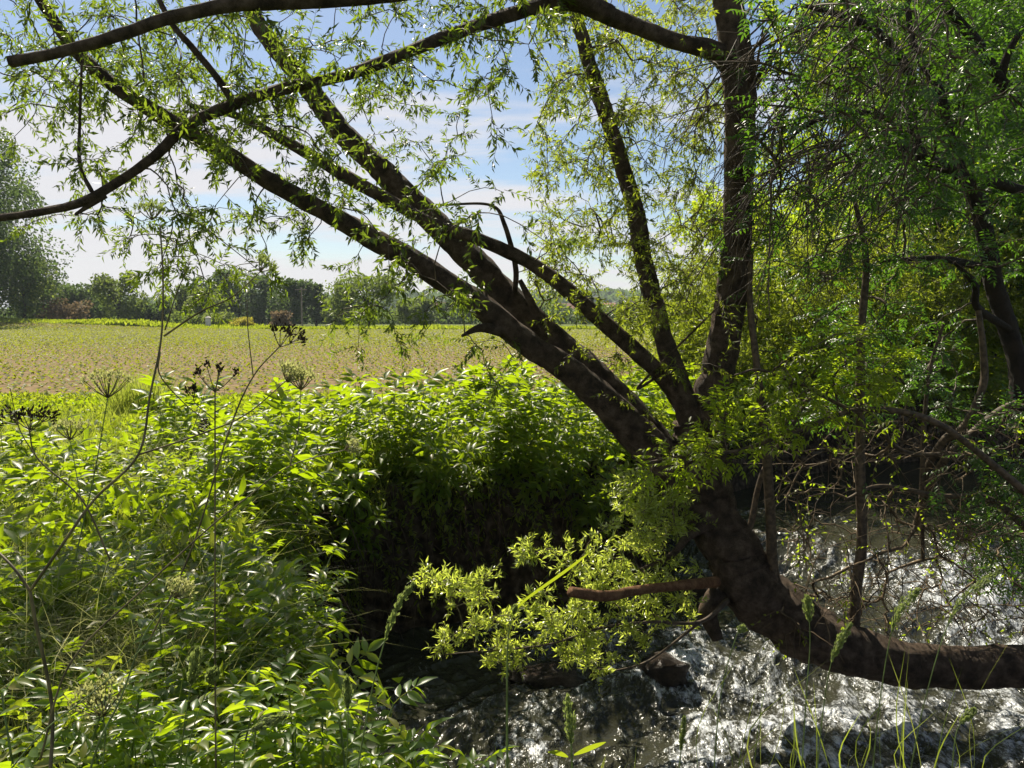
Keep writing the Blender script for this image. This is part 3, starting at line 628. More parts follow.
limb([(775, 50, 6.1), (745, 95, 6.05), (760, 60, 5.8)], [4, 6, 2], parent=willow, k=6, rough=.05)

def cell_targets(rows, x0, y0, cs, per, dmin, dmax, jitter=1.0):
    T = []
    for j, row in enumerate(rows):
        for i, ch in enumerate(row):
            k = int(ch)*per; k = int(k)+(R.random() < k-int(k))
            for _ in range(k):
                T.append(at(x0+(i+.5+(R.random()-.5)*jitter)*cs, y0+(j+.5+(R.random()-.5)*jitter)*cs, R.uniform(dmin, dmax)))
    return np.array(T)
def canopy(root, limbs, T, mat, lf, size, m, L, droop, tip=.0022, g=.0016, twigmat='twig', per=3, spread=.75, name='foliage', down=.25, mx=.02):
    pts = np.concatenate([l[::3] for l in limbs]); P, cnt = grow(pts, T)
    tb = MB(); tubes(tb, P, grow_rad(cnt, P.shape[1], tip, g, mx), 5)
    B = np.repeat(P[:, -1], per, 0)+R.normal(size=(len(P)*per, 3))*.01; dirs = np.repeat(unit(P[:, -1]-P[:, -3]), per, 0)
    D = unit(dirs*.4+rnd_unit(len(B))*.8+np.array([0, 0, -.1]))
    B2, tg = interp_pts(P, R.uniform(.35, .95, (len(P), 2))); B2 = B2.reshape(-1, 3); D2 = unit(rnd_unit(len(B2))+np.array([0, 0, -.1]))
    B = np.vstack([B, B2]); D = np.vstack([D, D2])
    SH = shoots(B, D, L*(.5+.8*R.random(len(B))), 5, droop)
    lb = MB(); leafy(tb, lb, SH, m, size, lf, spread=spread, down=down)
    t = tb.build('twigs', M[twigmat], root); t['kind'] = 'stuff'
    lb.build(name, M[mat], root)
    return P
rowsL = ['4665544566', '3886655522', '2466444210', '1144333311', '0033112321', '0000000000']   # 64px cells from x=0
TL = cell_targets([r[:9] for r in rowsL], 0, -10, 64, 1.5, 4.4, 6.9)
TL2 = cell_targets(['555566', '4444'], -200, -160, 128, 1.5, 4.4, 6.8)
TLo = np.array([at(x_+R.normal()*7, y_+R.normal()*8, 6+R.normal()*.3) for x_, y_ in [(120, 20), (60, 40), (360, 300), (380, 320), (340, 322), (400, 335), (350, 345), (415, 350), (510, 345), (500, 390), (480, 330), (390, 290), (420, 300), (180, 250), (175, 270), (190, 230), (215, 260), (230, 215), (280, 250), (170, 200), (300, 230), (340, 330), (520, 360), (495, 370)] for _ in range(1)])
canopy(willow, LIMB, np.vstack([TL, TL2, TLo]), 'willow', LF_WILLOW, .058, 17, .22, .35)
# finer, paler leaves in the middle right of the crown
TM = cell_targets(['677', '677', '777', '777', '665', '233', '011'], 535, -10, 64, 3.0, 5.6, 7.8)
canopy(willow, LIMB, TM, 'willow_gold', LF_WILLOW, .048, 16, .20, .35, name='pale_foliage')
# unseen crown added above the picture to shade the right half
TH = np.array([at(R.uniform(690, 1250), R.uniform(-260, -25), R.uniform(7.2, 10.5)) for _ in range(330)])
canopy(willow, LIMB[1:2], TH, 'willow', LF_WILLOW, .085, 14, .26, .7, name='shade_foliage', per=4)
# pale sprays low over the water, sunlight put into their leaf colours
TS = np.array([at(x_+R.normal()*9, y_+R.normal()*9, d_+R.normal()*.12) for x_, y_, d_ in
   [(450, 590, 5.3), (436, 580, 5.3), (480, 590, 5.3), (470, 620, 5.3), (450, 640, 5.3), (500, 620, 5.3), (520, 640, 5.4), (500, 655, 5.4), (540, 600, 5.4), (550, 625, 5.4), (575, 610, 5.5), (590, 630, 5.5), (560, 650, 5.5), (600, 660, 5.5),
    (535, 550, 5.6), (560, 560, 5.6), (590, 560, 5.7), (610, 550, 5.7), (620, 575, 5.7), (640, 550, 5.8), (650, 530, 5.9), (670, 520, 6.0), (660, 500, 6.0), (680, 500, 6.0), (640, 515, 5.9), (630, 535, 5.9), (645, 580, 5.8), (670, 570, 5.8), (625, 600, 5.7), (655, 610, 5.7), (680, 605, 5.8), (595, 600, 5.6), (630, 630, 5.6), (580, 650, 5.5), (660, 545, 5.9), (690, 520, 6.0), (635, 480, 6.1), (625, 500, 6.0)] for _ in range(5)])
canopy(willow, LIMB[-7:-1], TS, 'spraylit', LF_WILLOW, .052, 12, .11, -.3, name='low_foliage', per=3, spread=.7, down=-.15, twigmat='stalk', g=.0010)

# ------------------------------------------------------------------ trees and bushes on the right bank
def side_tree(name, base, label, cat='tree', group=None): return empty(name, base, label, cat, group)
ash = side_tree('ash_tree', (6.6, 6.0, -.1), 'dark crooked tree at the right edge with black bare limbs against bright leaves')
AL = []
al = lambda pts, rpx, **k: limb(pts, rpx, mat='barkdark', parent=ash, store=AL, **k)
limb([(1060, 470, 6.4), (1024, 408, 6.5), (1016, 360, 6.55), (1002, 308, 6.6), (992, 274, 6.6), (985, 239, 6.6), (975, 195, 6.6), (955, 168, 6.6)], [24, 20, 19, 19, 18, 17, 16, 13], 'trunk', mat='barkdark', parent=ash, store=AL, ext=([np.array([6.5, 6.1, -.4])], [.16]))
al([(955, 168, 6.6), (927, 161, 6.5), (910, 150, 6.4), (880, 150, 6.3), (865, 146, 6.2)], [15, 12, 10, 7, 4], k=10)
al([(922, 157, 6.5), (913, 130, 6.5), (910, 75, 6.4), (879, 34, 6.3), (845, 17, 6.2), (800, 5, 6.0)], [12, 11, 10, 9, 7, 4], k=12)
al([(962, 178, 6.6), (954, 137, 6.7), (937, 85, 6.8), (913, 45, 6.9), (905, -40, 7.0)], [11, 10, 9, 7, 5], k=12)
al([(1060, 130, 7.0), (1024, 99, 6.9), (1002, 82, 6.8), (975, 41, 6.7), (947, 7, 6.6), (930, -40, 6.6)], [14, 13, 13, 11, 9, 7], k=12)
al([(975, 185, 6.6), (1000, 184, 6.7), (1024, 191, 6.8), (1070, 200, 6.9)], [12, 12, 12, 11], k=10)
al([(910, 140, 6.4), (886, 118, 6.2), (845, 113, 6.0), (800, 130, 5.9), (770, 165, 5.8)], [8, 7, 5, 4, 2], k=8)
al([(1000, 80, 6.8), (1010, 50, 6.7), (1035, 10, 6.6)], [9, 7, 5], k=8)
al([(990, 270, 6.6), (960, 262, 6.3), (930, 258, 6.1), (880, 262, 6.0)], [10, 8, 6, 3], k=8)
al([(1010, 330, 6.55), (978, 308, 6.3), (975, 285, 6.2), (955, 262, 6.1)], [9, 8, 7, 5], k=8)
rowsR = ['46778888', '46788888', '45788888', '46888888', '46888888', '47888876', '56888765', '3345 4354'.replace(' ', '')]
TR = cell_targets([r[:8] for r in rowsR[:7]], 720, -10, 42, .82, 4.7, 7.6); TRl = np.array([at(R.normal(1010, 30), R.uniform(400, 590), R.uniform(5.6, 6.8)) for _ in range(70)]+[at(R.uniform(800, 960), R.uniform(300, 430), R.uniform(5.8, 7.4)) for _ in range(90)])
TRo = cell_targets(['5555', '5555', '5555', '4444'], 1056, -60, 80, .8, 5, 8.5); TRt = cell_targets(['66666'], 730, -130, 80, 1.0, 5, 8)
def compound(B, D, L, mbl, mbt, leaflet, lf, pairs=4):
    """pinnate leaves: B base, D direction, L rachis length"""
    T = len(B); P = shoots(B, D, L, 4, .55, .05); tubes(mbt, P, np.linspace(.0016, .0007, 4)[None], 3)
    t = np.repeat(np.linspace(.3, .93, pairs)[None], T, 0); p, tg = interp_pts(P, t)
    upv = unit(np.array([0, 0, 1.]) + .25*rnd_unit(T))[:, None, :]*np.ones((1, pairs, 1))
    side = unit(np.cross(tg, upv)); nn = np.cross(side, tg)
    sz = (leaflet*(.75+.4*R.random(T)))[:, None]*(1-.25*np.abs(np.linspace(-.6, 1, pairs)))[None]
    for s in (-1, 1):
        leaves(mbl, p.reshape(-1, 3), (side*s+tg*.55+np.array([0, 0, -.15])).reshape(-1, 3), (nn+.38*R.normal(size=nn.shape)).reshape(-1, 3), sz.ravel(), lf)
    leaves(mbl, P[:, -1], P[:, -1]-P[:, -2], nn[:, -1], sz[:, 0]*1.1, lf)
def comp_canopy(root, limbs, T, mat, leaflet, per, L, twig='twig', name='foliage', lf=LF_MID, tip=.0022, g=.002):
    pts = np.concatenate([l[::3] for l in limbs]); P, cnt = grow(pts, T, sag=.05)
    tb = MB(); tubes(tb, P, grow_rad(cnt, P.shape[1], tip, g), 5)
    B, tg = interp_pts(P, R.uniform(.3, 1, (len(P), per))); B = B.reshape(-1, 3); D = unit(tg.reshape(-1, 3)*.5+rnd_unit(len(B))*.8+np.array([0, 0, .15]))
    lb = MB(); compound(B, D, L*(.7+.6*R.random(len(B))), lb, tb, leaflet, lf)
    t = tb.build('twigs', M[twig], root); t['kind'] = 'stuff'; lb.build(name, M[mat], root)
comp_canopy(ash, AL, np.vstack([TR, TRo, TRt, TRl]), 'ash', .052, 6, .15)
# long bare hanging twigs of the same tree
n = 190; B = np.array([at(R.uniform(750, 960), R.uniform(-20, 190), R.uniform(5.2, 6.6)) for _ in range(n)])
D = np.stack([-.5+R.normal(size=n)*.45, R.normal(size=n)*.3, -.45+.35*R.normal(size=n)], -1)
SH = shoots(B, D, R.uniform(.5, 1.5, n), 9, .9, .07); tb = MB(); tubes(tb, SH, np.linspace(.0065, .0018, 9)[None]*(.5+R.random((n, 1))), 5)
B2, tg = interp_pts(SH, R.uniform(.2, .9, (n, 5))); B2 = B2.reshape(-1, 3); SH2 = shoots(B2, tg.reshape(-1, 3)+.7*rnd_unit(len(B2)), R.uniform(.1, .45, len(B2)), 6, .5, .1); tubes(tb, SH2, np.linspace(.003, .0012, 6)[None], 4)
o = tb.build('bare_twigs', M['twig'], ash); o['kind'] = 'stuff'

# saplings rising from the fallen trunk
def sapling(pts, rpx, label, leaf='ash', ntwig=10, y0=None):
    b = at(*pts[0]); rt = empty('sapling', b, label, 'sapling', 'thin saplings standing by the fallen trunk'); st = []
    limb(pts, rpx, 'stem', mat='twig', parent=rt, k=10, rough=.08, store=st)
    Q = st[0]; B = Q[R.integers(len(Q)//3, len(Q), ntwig)]; SH = shoots(B, rnd_unit(ntwig)+np.array([0, 0, .3]), R.uniform(.2, .5, ntwig), 6, .4, .12)
    lb = MB(); leafy(None, lb, SH, 12, .05, LF_SMALL)
    for q in SH:
        tb = MB(); tubes(tb, q[None], np.linspace(.004, .0012, 6)[None], 5); tb.build('twig', M['twig'], rt)
    lb.build('foliage', M[leaf], rt)
sapling([(853, 640, 5.9), (857, 590, 5.9), (862, 540, 5.92), (860, 480, 5.95), (860, 420, 6.0), (861, 340, 6.05), (866, 260, 6.1), (852, 190, 6.15)], [13, 12, 11, 11, 10, 9, 7, 4], 'taller thin sapling rising straight from the fallen trunk')
sapling([(778, 620, 6.0), (773, 560, 6.0), (770, 500, 6.0), (764, 430, 6.0), (757, 370, 6.0), (750, 300, 6.1), (752, 250, 6.15)], [14, 12, 11, 10, 8, 7, 4], 'shorter leafy sapling beside the upright willow trunk')
sapling([(742, 560, 6.1), (752, 520, 6.1), (764, 470, 6.15), (792, 425, 6.2), (812, 390, 6.3)], [8, 7, 6, 5, 3], 'slanting short sapling leaning out from the willow base', ntwig=5)

# tangle of dead brushwood over the fallen trunk
brush = empty('brushwood_bush', (5.9, 6.6, -.2), 'tangled mass of bare brown twigs hanging over the rapids', 'bush')
BL = []
bl = lambda pts, rpx, **k: limb(pts, rpx, mat='twig', parent=brush, store=BL, k=8, rough=.1, **k)
bl([(922, 500, 6.6), (927, 470, 6.5), (945, 440, 6.4), (965, 425, 6.3), (983, 385, 6.3), (983, 350, 6.3), (978, 308, 6.3)], [7, 8, 9, 8, 8, 7, 6], ext=None)
bl([(915, 530, 6.6), (927, 493, 6.5), (945, 460, 6.4), (965, 440, 6.4), (995, 415, 6.5), (1024, 400, 6.5)], [8, 9, 9, 9, 10, 12])
bl([(923, 560, 6.4), (922, 500, 6.4), (924, 430, 6.4), (930, 370, 6.4), (944, 322, 6.4)], [4, 5, 5, 4, 3])
bl([(1080, 560, 6.4), (1040, 540, 6.3), (990, 500, 6.2), (940, 496, 6.1), (880, 486, 6.0), (845, 500, 5.9)], [12, 10, 7, 6, 4, 3], ext=([np.array([6.3, 6.4, -.3])], [.05]))
bl([(1060, 520, 6.3), (1000, 470, 6.2), (955, 455, 6.1), (900, 450, 6.1), (850, 395, 6.0), (800, 405, 5.9), (770, 450, 5.8)], [10, 7, 6, 5, 5, 4, 3])
n = 210; B = np.concatenate(BL)[R.integers(0, sum(len(b) for b in BL), n)]
TG = np.array([at(R.uniform(775, 1040), R.uniform(420, 640), R.uniform(5.5, 6.9)) for _ in range(n)])
pts = np.concatenate([b[::3] for b in BL]); P, cnt = grow(pts, TG, n=7, sag=-.05); tb = MB(); tubes(tb, P, grow_rad(cnt, 7, .0034, .0024, .018), 5)
B2, tg = interp_pts(P, R.uniform(.2, 1, (n, 3))); B2 = B2.reshape(-1, 3); SH2 = shoots(B2, unit(tg.reshape(-1, 3)*.6+rnd_unit(len(B2))), R.uniform(.12, .55, len(B2)), 7, .5, .14); tubes(tb, SH2, np.linspace(.0042, .0014, 7)[None], 4)
o = tb.build('twigs', M['deadtwig'], brush); o['kind'] = 'stuff'
k = R.random(len(SH2)) < .22; lb = MB(); leafy(None, lb, SH2[k], 9, .045, LF_SMALL); lb.build('foliage', M['hedge'], brush)

# leafy elder branch reaching across the willow fork
eld = empty('elder_bush', at(1100, 560, 5.6), 'elder bush whose bright compound leaves reach across the willow fork', 'bush')
EL = []
limb([(1100, 560, 5.6), (1000, 470, 5.6), (930, 420, 5.5), (860, 410, 5.5), (800, 430, 5.4), (740, 450, 5.3), (690, 455, 5.2), (650, 462, 5.15)], [10, 8, 7, 6, 5, 4, 3, 2], mat='twig', parent=eld, store=EL, k=8, rough=.05)
limb([(850, 410, 5.5), (800, 385, 5.45), (760, 370, 5.4), (735, 375, 5.35)], [4, 4, 3, 2], mat='twig', parent=eld, store=EL, k=8, rough=.05)
TE = np.array([at(x_+R.normal()*11, y_+R.normal()*9, d_+R.normal()*.14) for x_, y_, d_, q in
  [(650, 465, 5.2, 3), (668, 480, 5.2, 4), (640, 478, 5.2, 2), (680, 450, 5.2, 4), (700, 445, 5.25, 4), (700, 470, 5.2, 4), (720, 440, 5.3, 4), (735, 415, 5.3, 4), (745, 445, 5.3, 4), (725, 405, 5.3, 3), (765, 400, 5.4, 5), (780, 380, 5.4, 6), (800, 365, 5.4, 6), (790, 410, 5.4, 6), (820, 385, 5.5, 7), (850, 375, 5.5, 7), (840, 405, 5.5, 7), (875, 385, 5.5, 7), (770, 430, 5.4, 4), (900, 360, 5.6, 5), (820, 340, 5.5, 5), (860, 340, 5.6, 5), (810, 430, 5.4, 2), (890, 410, 5.6, 4)] for _ in range(q)])
comp_canopy(eld, EL, TE, 'hedge', .062, 4, .15)

# background trees and bushes on the far side of the stream, seen lit from behind
def back_tree(name, base, h, w, label, cat, leafm, n_t, size, dens, lf=LF_SMALL, seed=1, low=.05, group='trees and bushes beyond the bend of the stream', tr=.09):
    x, y = base; z = float(gz(x, y)); rt = empty(name, (x, y, z), label, cat, group); b = np.array([x, y, z]); tl = []
    def tub(nm, pts, r0, r1, k=9):
        mb = MB(); Q = rtube(mb, pts, r0, r1, k=k, n=24, rough=.1, bark=seed); mb.build(nm, M['barkdark'], rt); tl.append(Q)
    lean = R.normal(size=3)*np.array([.12, .12, 0])
    tub('trunk', [b-np.array([0, 0, .4]), b+lean*h*.4+np.array([0, 0, .35*h]), b+lean*h+np.array([0, 0, .85*h])], tr*h/6, .02)
    for i in range(7):
        th = i*2.4+seed; s = b+lean*h*.4+np.array([0, 0, h*(.15+.07*i)])
        e = b+np.array([cos(th)*w*.38, sin(th)*w*.38, h*(.4+.08*i)]); tub('limb', [s, (s+e)/2+np.array([0, 0, -.05*h]), e], .035*h/6, .012, 6)
    u = R.random(n_t); T = []
    C = np.array([[cos(a)*w*.32*q, sin(a)*w*.32*q, zz*h] for a, q, zz in zip(R.random(16)*6.28, R.random(16)**.5*1.2, low+.06+(.94-low)*R.random(16))])
    T = C[R.integers(0, 16, n_t)]+R.normal(size=(n_t, 3))*np.array([w*.13, w*.13, h*.075])+b; T = T[T[:, 2] > z+low*h*.5]
    pts = np.concatenate([l[::2] for l in tl]); P, cnt = grow(pts, T, n=5)
    tb = MB(); tubes(tb, P, grow_rad(cnt, 5, .004, .0028, .03), 4); tb.build('twigs', M['twig'], rt)['kind'] = 'stuff'
    B, tg = interp_pts(P, R.uniform(.2, 1, (len(P), dens))); B = B.reshape(-1, 3)
    SH = shoots(B, rnd_unit(len(B)), R.uniform(.15, .45, len(B)), 4, .5, .1); lb = MB(); leafy(None, lb, SH, 9, size, lf)
    lb.build('foliage', M[leafm], rt)
back_tree('alder_tree', (10.8, 25.0), 13.0, 7.5, 'tall bright tree beyond the bend, right of the upright trunk', 'tree', 'hedge', 1000, .17, 7, seed=1, low=.0)
back_tree('alder_tree', (13.0, 26.5), 14.5, 9, 'tall bright tree behind the black crooked limbs', 'tree', 'hedge', 1200, .18, 7, seed=2, low=.0)
back_tree('alder_tree', (19.5, 28.5), 15.5, 10, 'tall bright tree at the right edge beyond the stream', 'tree', 'hedge', 1300, .19, 7, seed=3, low=.0)
back_tree('alder_tree', (12.0, 16.9), 9.5, 6, 'dense darker tree standing on the far bank behind the crooked limbs', 'tree', 'ash', 650, .12, 7, seed=4, low=.25)
back_tree('alder_tree', (8.6, 15.8), 8.5, 4.4, 'slender leafy tree leaning over the water behind the brushwood', 'tree', 'ash', 420, .11, 7, seed=5, low=.3)
back_tree('willow_bush', (4.2, 13.8), 2.8, 3.8, 'low pale willow bush on the far bank beyond the calm water', 'bush', 'willow_gold', 600, .10, 7, LF_WILLOW, seed=6, low=-.05)
back_tree('willow_bush', (7.6, 15.3), 3.0, 4.6, 'sunlit willow bush hanging over the far edge of the calm water', 'bush', 'willow_gold', 600, .10, 7, LF_WILLOW, seed=7, low=-.1)
back_tree('willow_bush', (11.0, 16.6), 3.6, 5.0, 'sunlit willow bush under the right-hand far trees', 'bush', 'willow_gold', 600, .10, 7, LF_WILLOW, seed=8, low=-.1)
back_tree('willow_bush', (3.3, 12.9), 1.2, 2.0, 'round bush just right of the willow fork at the field edge', 'bush', 'willow_gold', 360, .09, 7, LF_WILLOW, seed=9, low=-.1)
back_tree('willow_bush', (5.6, 14.0), 1.9, 2.6, 'bright low bush hanging over the calm water behind the taller sapling', 'bush', 'hedge', 200, .07, 7, seed=10, low=-.1)
back_tree('hawthorn_bush', (6.0, 16.6), 3.8, 4.4, 'leafy bush under the tall tree right of the upright trunk', 'bush', 'hedge', 900, .11, 7, seed=21, low=-.1)
back_tree('hawthorn_bush', (10.0, 18.5), 4.4, 5.2, 'leafy bush filling the gap beyond the calm water', 'bush', 'hedge', 900, .11, 7, seed=22, low=-.1)
back_tree('hawthorn_bush', (15.0, 19.6), 5.2, 6.2, 'leafy bush at the far right beyond the stream', 'bush', 'hedge', 900, .11, 7, seed=23, low=-.1)
back_tree('hawthorn_bush', (14.0, 17.6), 3.6, 4.6, 'dense bush at the foot of the darker tree on the far bank', 'bush', 'hedge', 800, .08, 8, seed=24, low=-.1)
back_tree('willow_bush', (6.5, 5.9), 1.3, 2.3, 'small green bush at the right edge under the fallen trunk', 'bush', 'ash', 110, .05, 7, seed=11, low=-.2, tr=.03)

# ------------------------------------------------------------------ plants on the left bank
def place_ok(x, y, lo=.05): return sdist(np.array([x]), np.array([y]))[0] > lo
def leafy_plant(name, mat, h, nodes, leaflet, pairs, rl, lf, label, group, cat='plant', stem='gstalk'):
    rt = empty(name, (0, 0, 0), label, cat, group); tb = MB(); lb = MB(); pb = MB()
    stems = int(R.integers(2, 5)); 
    for s in range(stems):
        d = np.array([R.normal()*.22, R.normal()*.22, 1]); P = shoots(np.array([[R.normal()*.05, R.normal()*.05, -.05]]), d[None], h*(.75+.35*R.random()), 7, -.1, .06)
        tubes(tb, P, np.linspace(.006, .0025, 7)[None], 6)
        t = np.linspace(.25, 1, nodes)[None]; p, tg = interp_pts(P, t); p = p[0]; tg = tg[0]
        for q in range(2):
            a = np.arange(nodes)*pi/2+q*pi+s; D = np.stack([np.cos(a), np.sin(a), np.full(nodes, .35)+np.linspace(0, .9, nodes)], -1)
            compound(p, D, rl*(1.1-.5*np.linspace(0, 1, nodes)), lb, lb, leaflet, lf, pairs)
    tb.build('stem', M[stem], rt); lb.build('leaves', M[mat], rt)
    return rt
def scatter(protos, spots, labels=None):
    for i, (x, y, z, rz, sc, tilt) in enumerate(spots):
        o = protos[i % len(protos)]
        if i < len(protos):
            o.location = (x, y, z); o.rotation_euler = (tilt[0], tilt[1], rz); o.scale = (sc, sc, sc)
        else: copy_tree(o, (x, y, z), rz, sc, tilt=tilt)
# foreground elder-like plants
G1 = 'broad-leaved plants crowding the near left bank'
pr = [leafy_plant('elder_plant', 'elder', .75, 6, .10, 3, .19, LF_BROAD, 'broad-leaved green plant with long pointed leaflets in the near thicket', G1) for _ in range(6)]
sp = []
while len(sp) < 85:
    x = R.uniform(-3.4, -.45); y = R.uniform(1.75, 5.2); d = sdist(np.array([x]), np.array([y]))[0]
    if d < .0 or abs(x)/y > .85: continue
    if 512+773*x/y > 325+14*R.normal() and y > 2.1: continue
    if x < -1.1-.25*(y-2) and R.random() < .55: continue
    edge = d < .35
    sp.append((x, y, float(gz(x, y))-(0.05 if not edge else .1), R.random()*6.28, R.uniform(.55, .95)*(.8 if y < 2.6 else 1), (R.normal()*.1, .35*edge+R.normal()*.1)))
scatter(pr, sp)
# low front plants at the bottom of the picture
G3 = 'low bright plants along the bottom edge'
pr = [leafy_plant('elder_plant', 'elder', .45, 5, .072, 3, .13, LF_BROAD, 'low bright green plant at the very front of the bank', G3) for _ in range(3)]
sp = []
for px, py, d in [(60, 740, 1.75), (130, 745, 1.8), (200, 740, 1.9), (250, 750, 1.85), (310, 745, 1.9), (350, 735, 2.0), (400, 750, 2.0), (30, 690, 1.9), (100, 700, 2.0), (440, 775, 1.9), (470, 780, 1.9), (280, 700, 2.1), (360, 770, 1.7), (170, 770, 1.7)]:
    p = at(px, py, d); sp.append((p[0], p[1], p[2]-.38, R.random()*6.28, R.uniform(.8, 1.05), (R.normal()*.1, R.normal()*.1)))
scatter(pr, sp)
# the thicket along the cut bank (farther, seen as a hedge)
G2 = 'leafy plants crowding the top of the cut bank'
pr = [leafy_plant('bank_plant', 'nettle', .95, 6, .17, 2, .19, LF_BROAD, 'tall leafy plant in the thicket along the top of the cut bank', G2) for _ in range(6)]
sp = []
# along the far shore line
SL = catmull(np.c_[SHORE[1:14], np.zeros(13)], 400)
seg = np.r_[0, np.cumsum(np.linalg.norm(np.diff(SL, axis=0), axis=1))]
while len(sp) < 230:
    k = int(R.random()**1.25*399); x, y = SL[k, 0], SL[k, 1]; tg = SL[min(k+2, 399)]-SL[max(k-2, 0)]; nrm = unit(np.array([-tg[1], tg[0]]))
    w = .06+R.random()**1.3*2.3; x, y = x+nrm[0]*w, y+nrm[1]*w
    if y < 4.6: continue
    d = sdist(np.array([x]), np.array([y]))[0]
    z = float(gz(x, y)); 
    out = max(0, .5-d)
    if z < -1.2: continue
    tl = out*1.6; sp.append((x, y, z-.03, 0, R.uniform(.5, 1.08), (nrm[1]*-tl*-1+R.normal()*.08, -nrm[0]*tl+R.normal()*.08)))
scatter(pr, sp)
# trailing plants down the shaded bank face
tb = MB(); lb = MB(); n = 380
k = (R.random(n)*300).astype(int); tg = SL[np.minimum(k+2, 399)]-SL[np.maximum(k-2, 0)]; nr = unit(np.stack([-tg[:, 1], tg[:, 0], tg[:, 0]*0], -1))
off = R.uniform(-.05, .3, n); B = SL[k]+nr*off[:, None]; B[:, 2] = gz(B[:, 0], B[:, 1])
SH = shoots(B, -nr*.9+rnd_unit(n)*.5+np.array([0, 0, .4]), R.uniform(.2, .6, n), 7, 2.4, .1)
leafy(tb, lb, SH, 14, .07, LF_MID, r=(.003, .001), spread=.9)
tr = empty('trailing_plants', (.5, 7.1, 0), 'trailing stems with small leaves hanging down the shaded cut bank', 'trailing plants'); tr['kind'] = 'stuff'
tb.build('stems', M['gstalk'], tr); lb.build('leaves', M['under'], tr)
# exposed roots
tb = MB(); n = 160; k = (R.random(n)*260).astype(int); tg = SL[np.minimum(k+2, 399)]-SL[np.maximum(k-2, 0)]; nr = unit(np.stack([-tg[:, 1], tg[:, 0], tg[:, 0]*0], -1))
B = SL[k]+nr*.12; B[:, 2] = R.uniform(-.7, -.05, n); SH = shoots(B, -nr+rnd_unit(n)*.5, R.uniform(.3, 1.1, n), 8, 3.0, .15); tubes(tb, SH, np.linspace(.006, .0015, 8)[None]*(.5+1.2*R.random((n, 1))), 5)
tag(tb.build('bank_roots', M['root']), 'thin brown roots hanging out of the eroded bank face', 'roots', kind='stuff')
# undergrowth and grass carpeting the bank
def carpet(name, n, rx, ry, mat, lf, size, h, label, cat, ws=1.0, cond=None, upd=.6, stemmed=False):
    x = R.uniform(*rx, n); y = R.uniform(*ry, n); ok = (sdist(x, y) > .0) & (np.abs(x) < .78*y+1.2)
    if cond is not None: ok &= cond(x, y)
    x, y = x[ok], y[ok]; n = len(x); hh = h(x, y)*R.random(n); P = np.stack([x, y, gz(x, y)+hh], -1)
    D = unit(rnd_unit(n)+np.array([0, 0, upd])); mb = MB(); leaves(mb, P, D, rnd_unit(n)+np.array([0, 0, .9]), size*(.5+R.random(n)), lf, ws)
    tag(mb.build(name, M[mat]), label, cat, kind='stuff')
carpet('undergrowth', 170000, (-12, 4), (1.6, 14.6), 'under', LF_SMALL, .075, lambda x, y: (.25+.35*vnoise(x, y, .8))*np.clip(1.5-y/11, .3, 1), 'low mixed undergrowth covering the left bank up to the field', 'undergrowth', cond=lambda x, y: ~((x > -.35) & (y < 4)) & ((y > 4.2) | (R.random(len(x)) < .4)))
carpet('bank_weeds', 52000, (-12, -1), (3, 14.3), 'nettle', LF_MID, .11, lambda x, y: (.30+.55*vnoise(x, y, .6))*np.clip(1.45-y/9.5, .22, 1), 'sunlit weeds between the near plants and the field', 'weeds', cond=lambda x, y: (vnoise(x+31, y, .7) > .42) & (sdist(x, y) > .25))
carpet('right_undergrowth', 60000, (4.5, 20), (3, 26), 'under', LF_SMALL, .11, lambda x, y: .3+.5*vnoise(x, y, .5), 'undergrowth at the feet of the right-hand trees', 'undergrowth')
def grassblades(name, n, rx, ry, L, mat, label, ws=1.0, cond=None, droop=1.0, w=.0028):
    x = R.uniform(*rx, n); y = R.uniform(*ry, n); ok = (sdist(x, y) > .03) & (np.abs(x) < .78*y+1)
    if cond is not None: ok &= cond(x, y)
    x, y = x[ok], y[ok]; n = len(x); B = np.stack([x, y, gz(x, y)-.02], -1)
    P = shoots(B, rnd_unit(n)*.35+np.array([0, 0, 1]), L*(.5+.7*R.random(n)), 6, droop, .05)
    wd = np.array([.7, 1, 1, .8, .5, .05])[None, :, None]*w*ws; tgt = unit(P[:, -1]-P[:, 0]+1e-6); side = unit(np.cross(tgt, rnd_unit(n)))[:, None, :]
    V = np.stack([P-side*wd, P+side*wd], 2); idx = np.arange(n*12).reshape(n, 6, 2)
    F = np.stack([idx[:, :-1, 0], idx[:, :-1, 1], idx[:, 1:, 1], idx[:, 1:, 0]], -1).reshape(-1, 4)
    tag(MB().add(V, F).build(name, M[mat]), label, 'grass', kind='stuff'); return P
grassblades('long_grass', 26000, (-9, 0), (2.4, 10.5), .55, 'grass', 'long green grass blades growing through the left bank plants', cond=lambda x, y: (vnoise(x+7, y, .9) > .45))
grassblades('pale_grass', 15000, (-4.2, -.9), (2.6, 6.4), .95, 'wisp', 'wispy pale grass leaning out over the shaded bank', ws=.34, droop=2.2, cond=lambda x, y: (512+773*x/y < 215) & (vnoise(x+3, y, 1.3) > .42))
grassblades('field_edge_tuft', 900, (-6.0, -5.3), (11.4, 12.1), .75, 'grass', 'tall green grass tuft at the near edge of the field', ws=2.5, droop=.6)

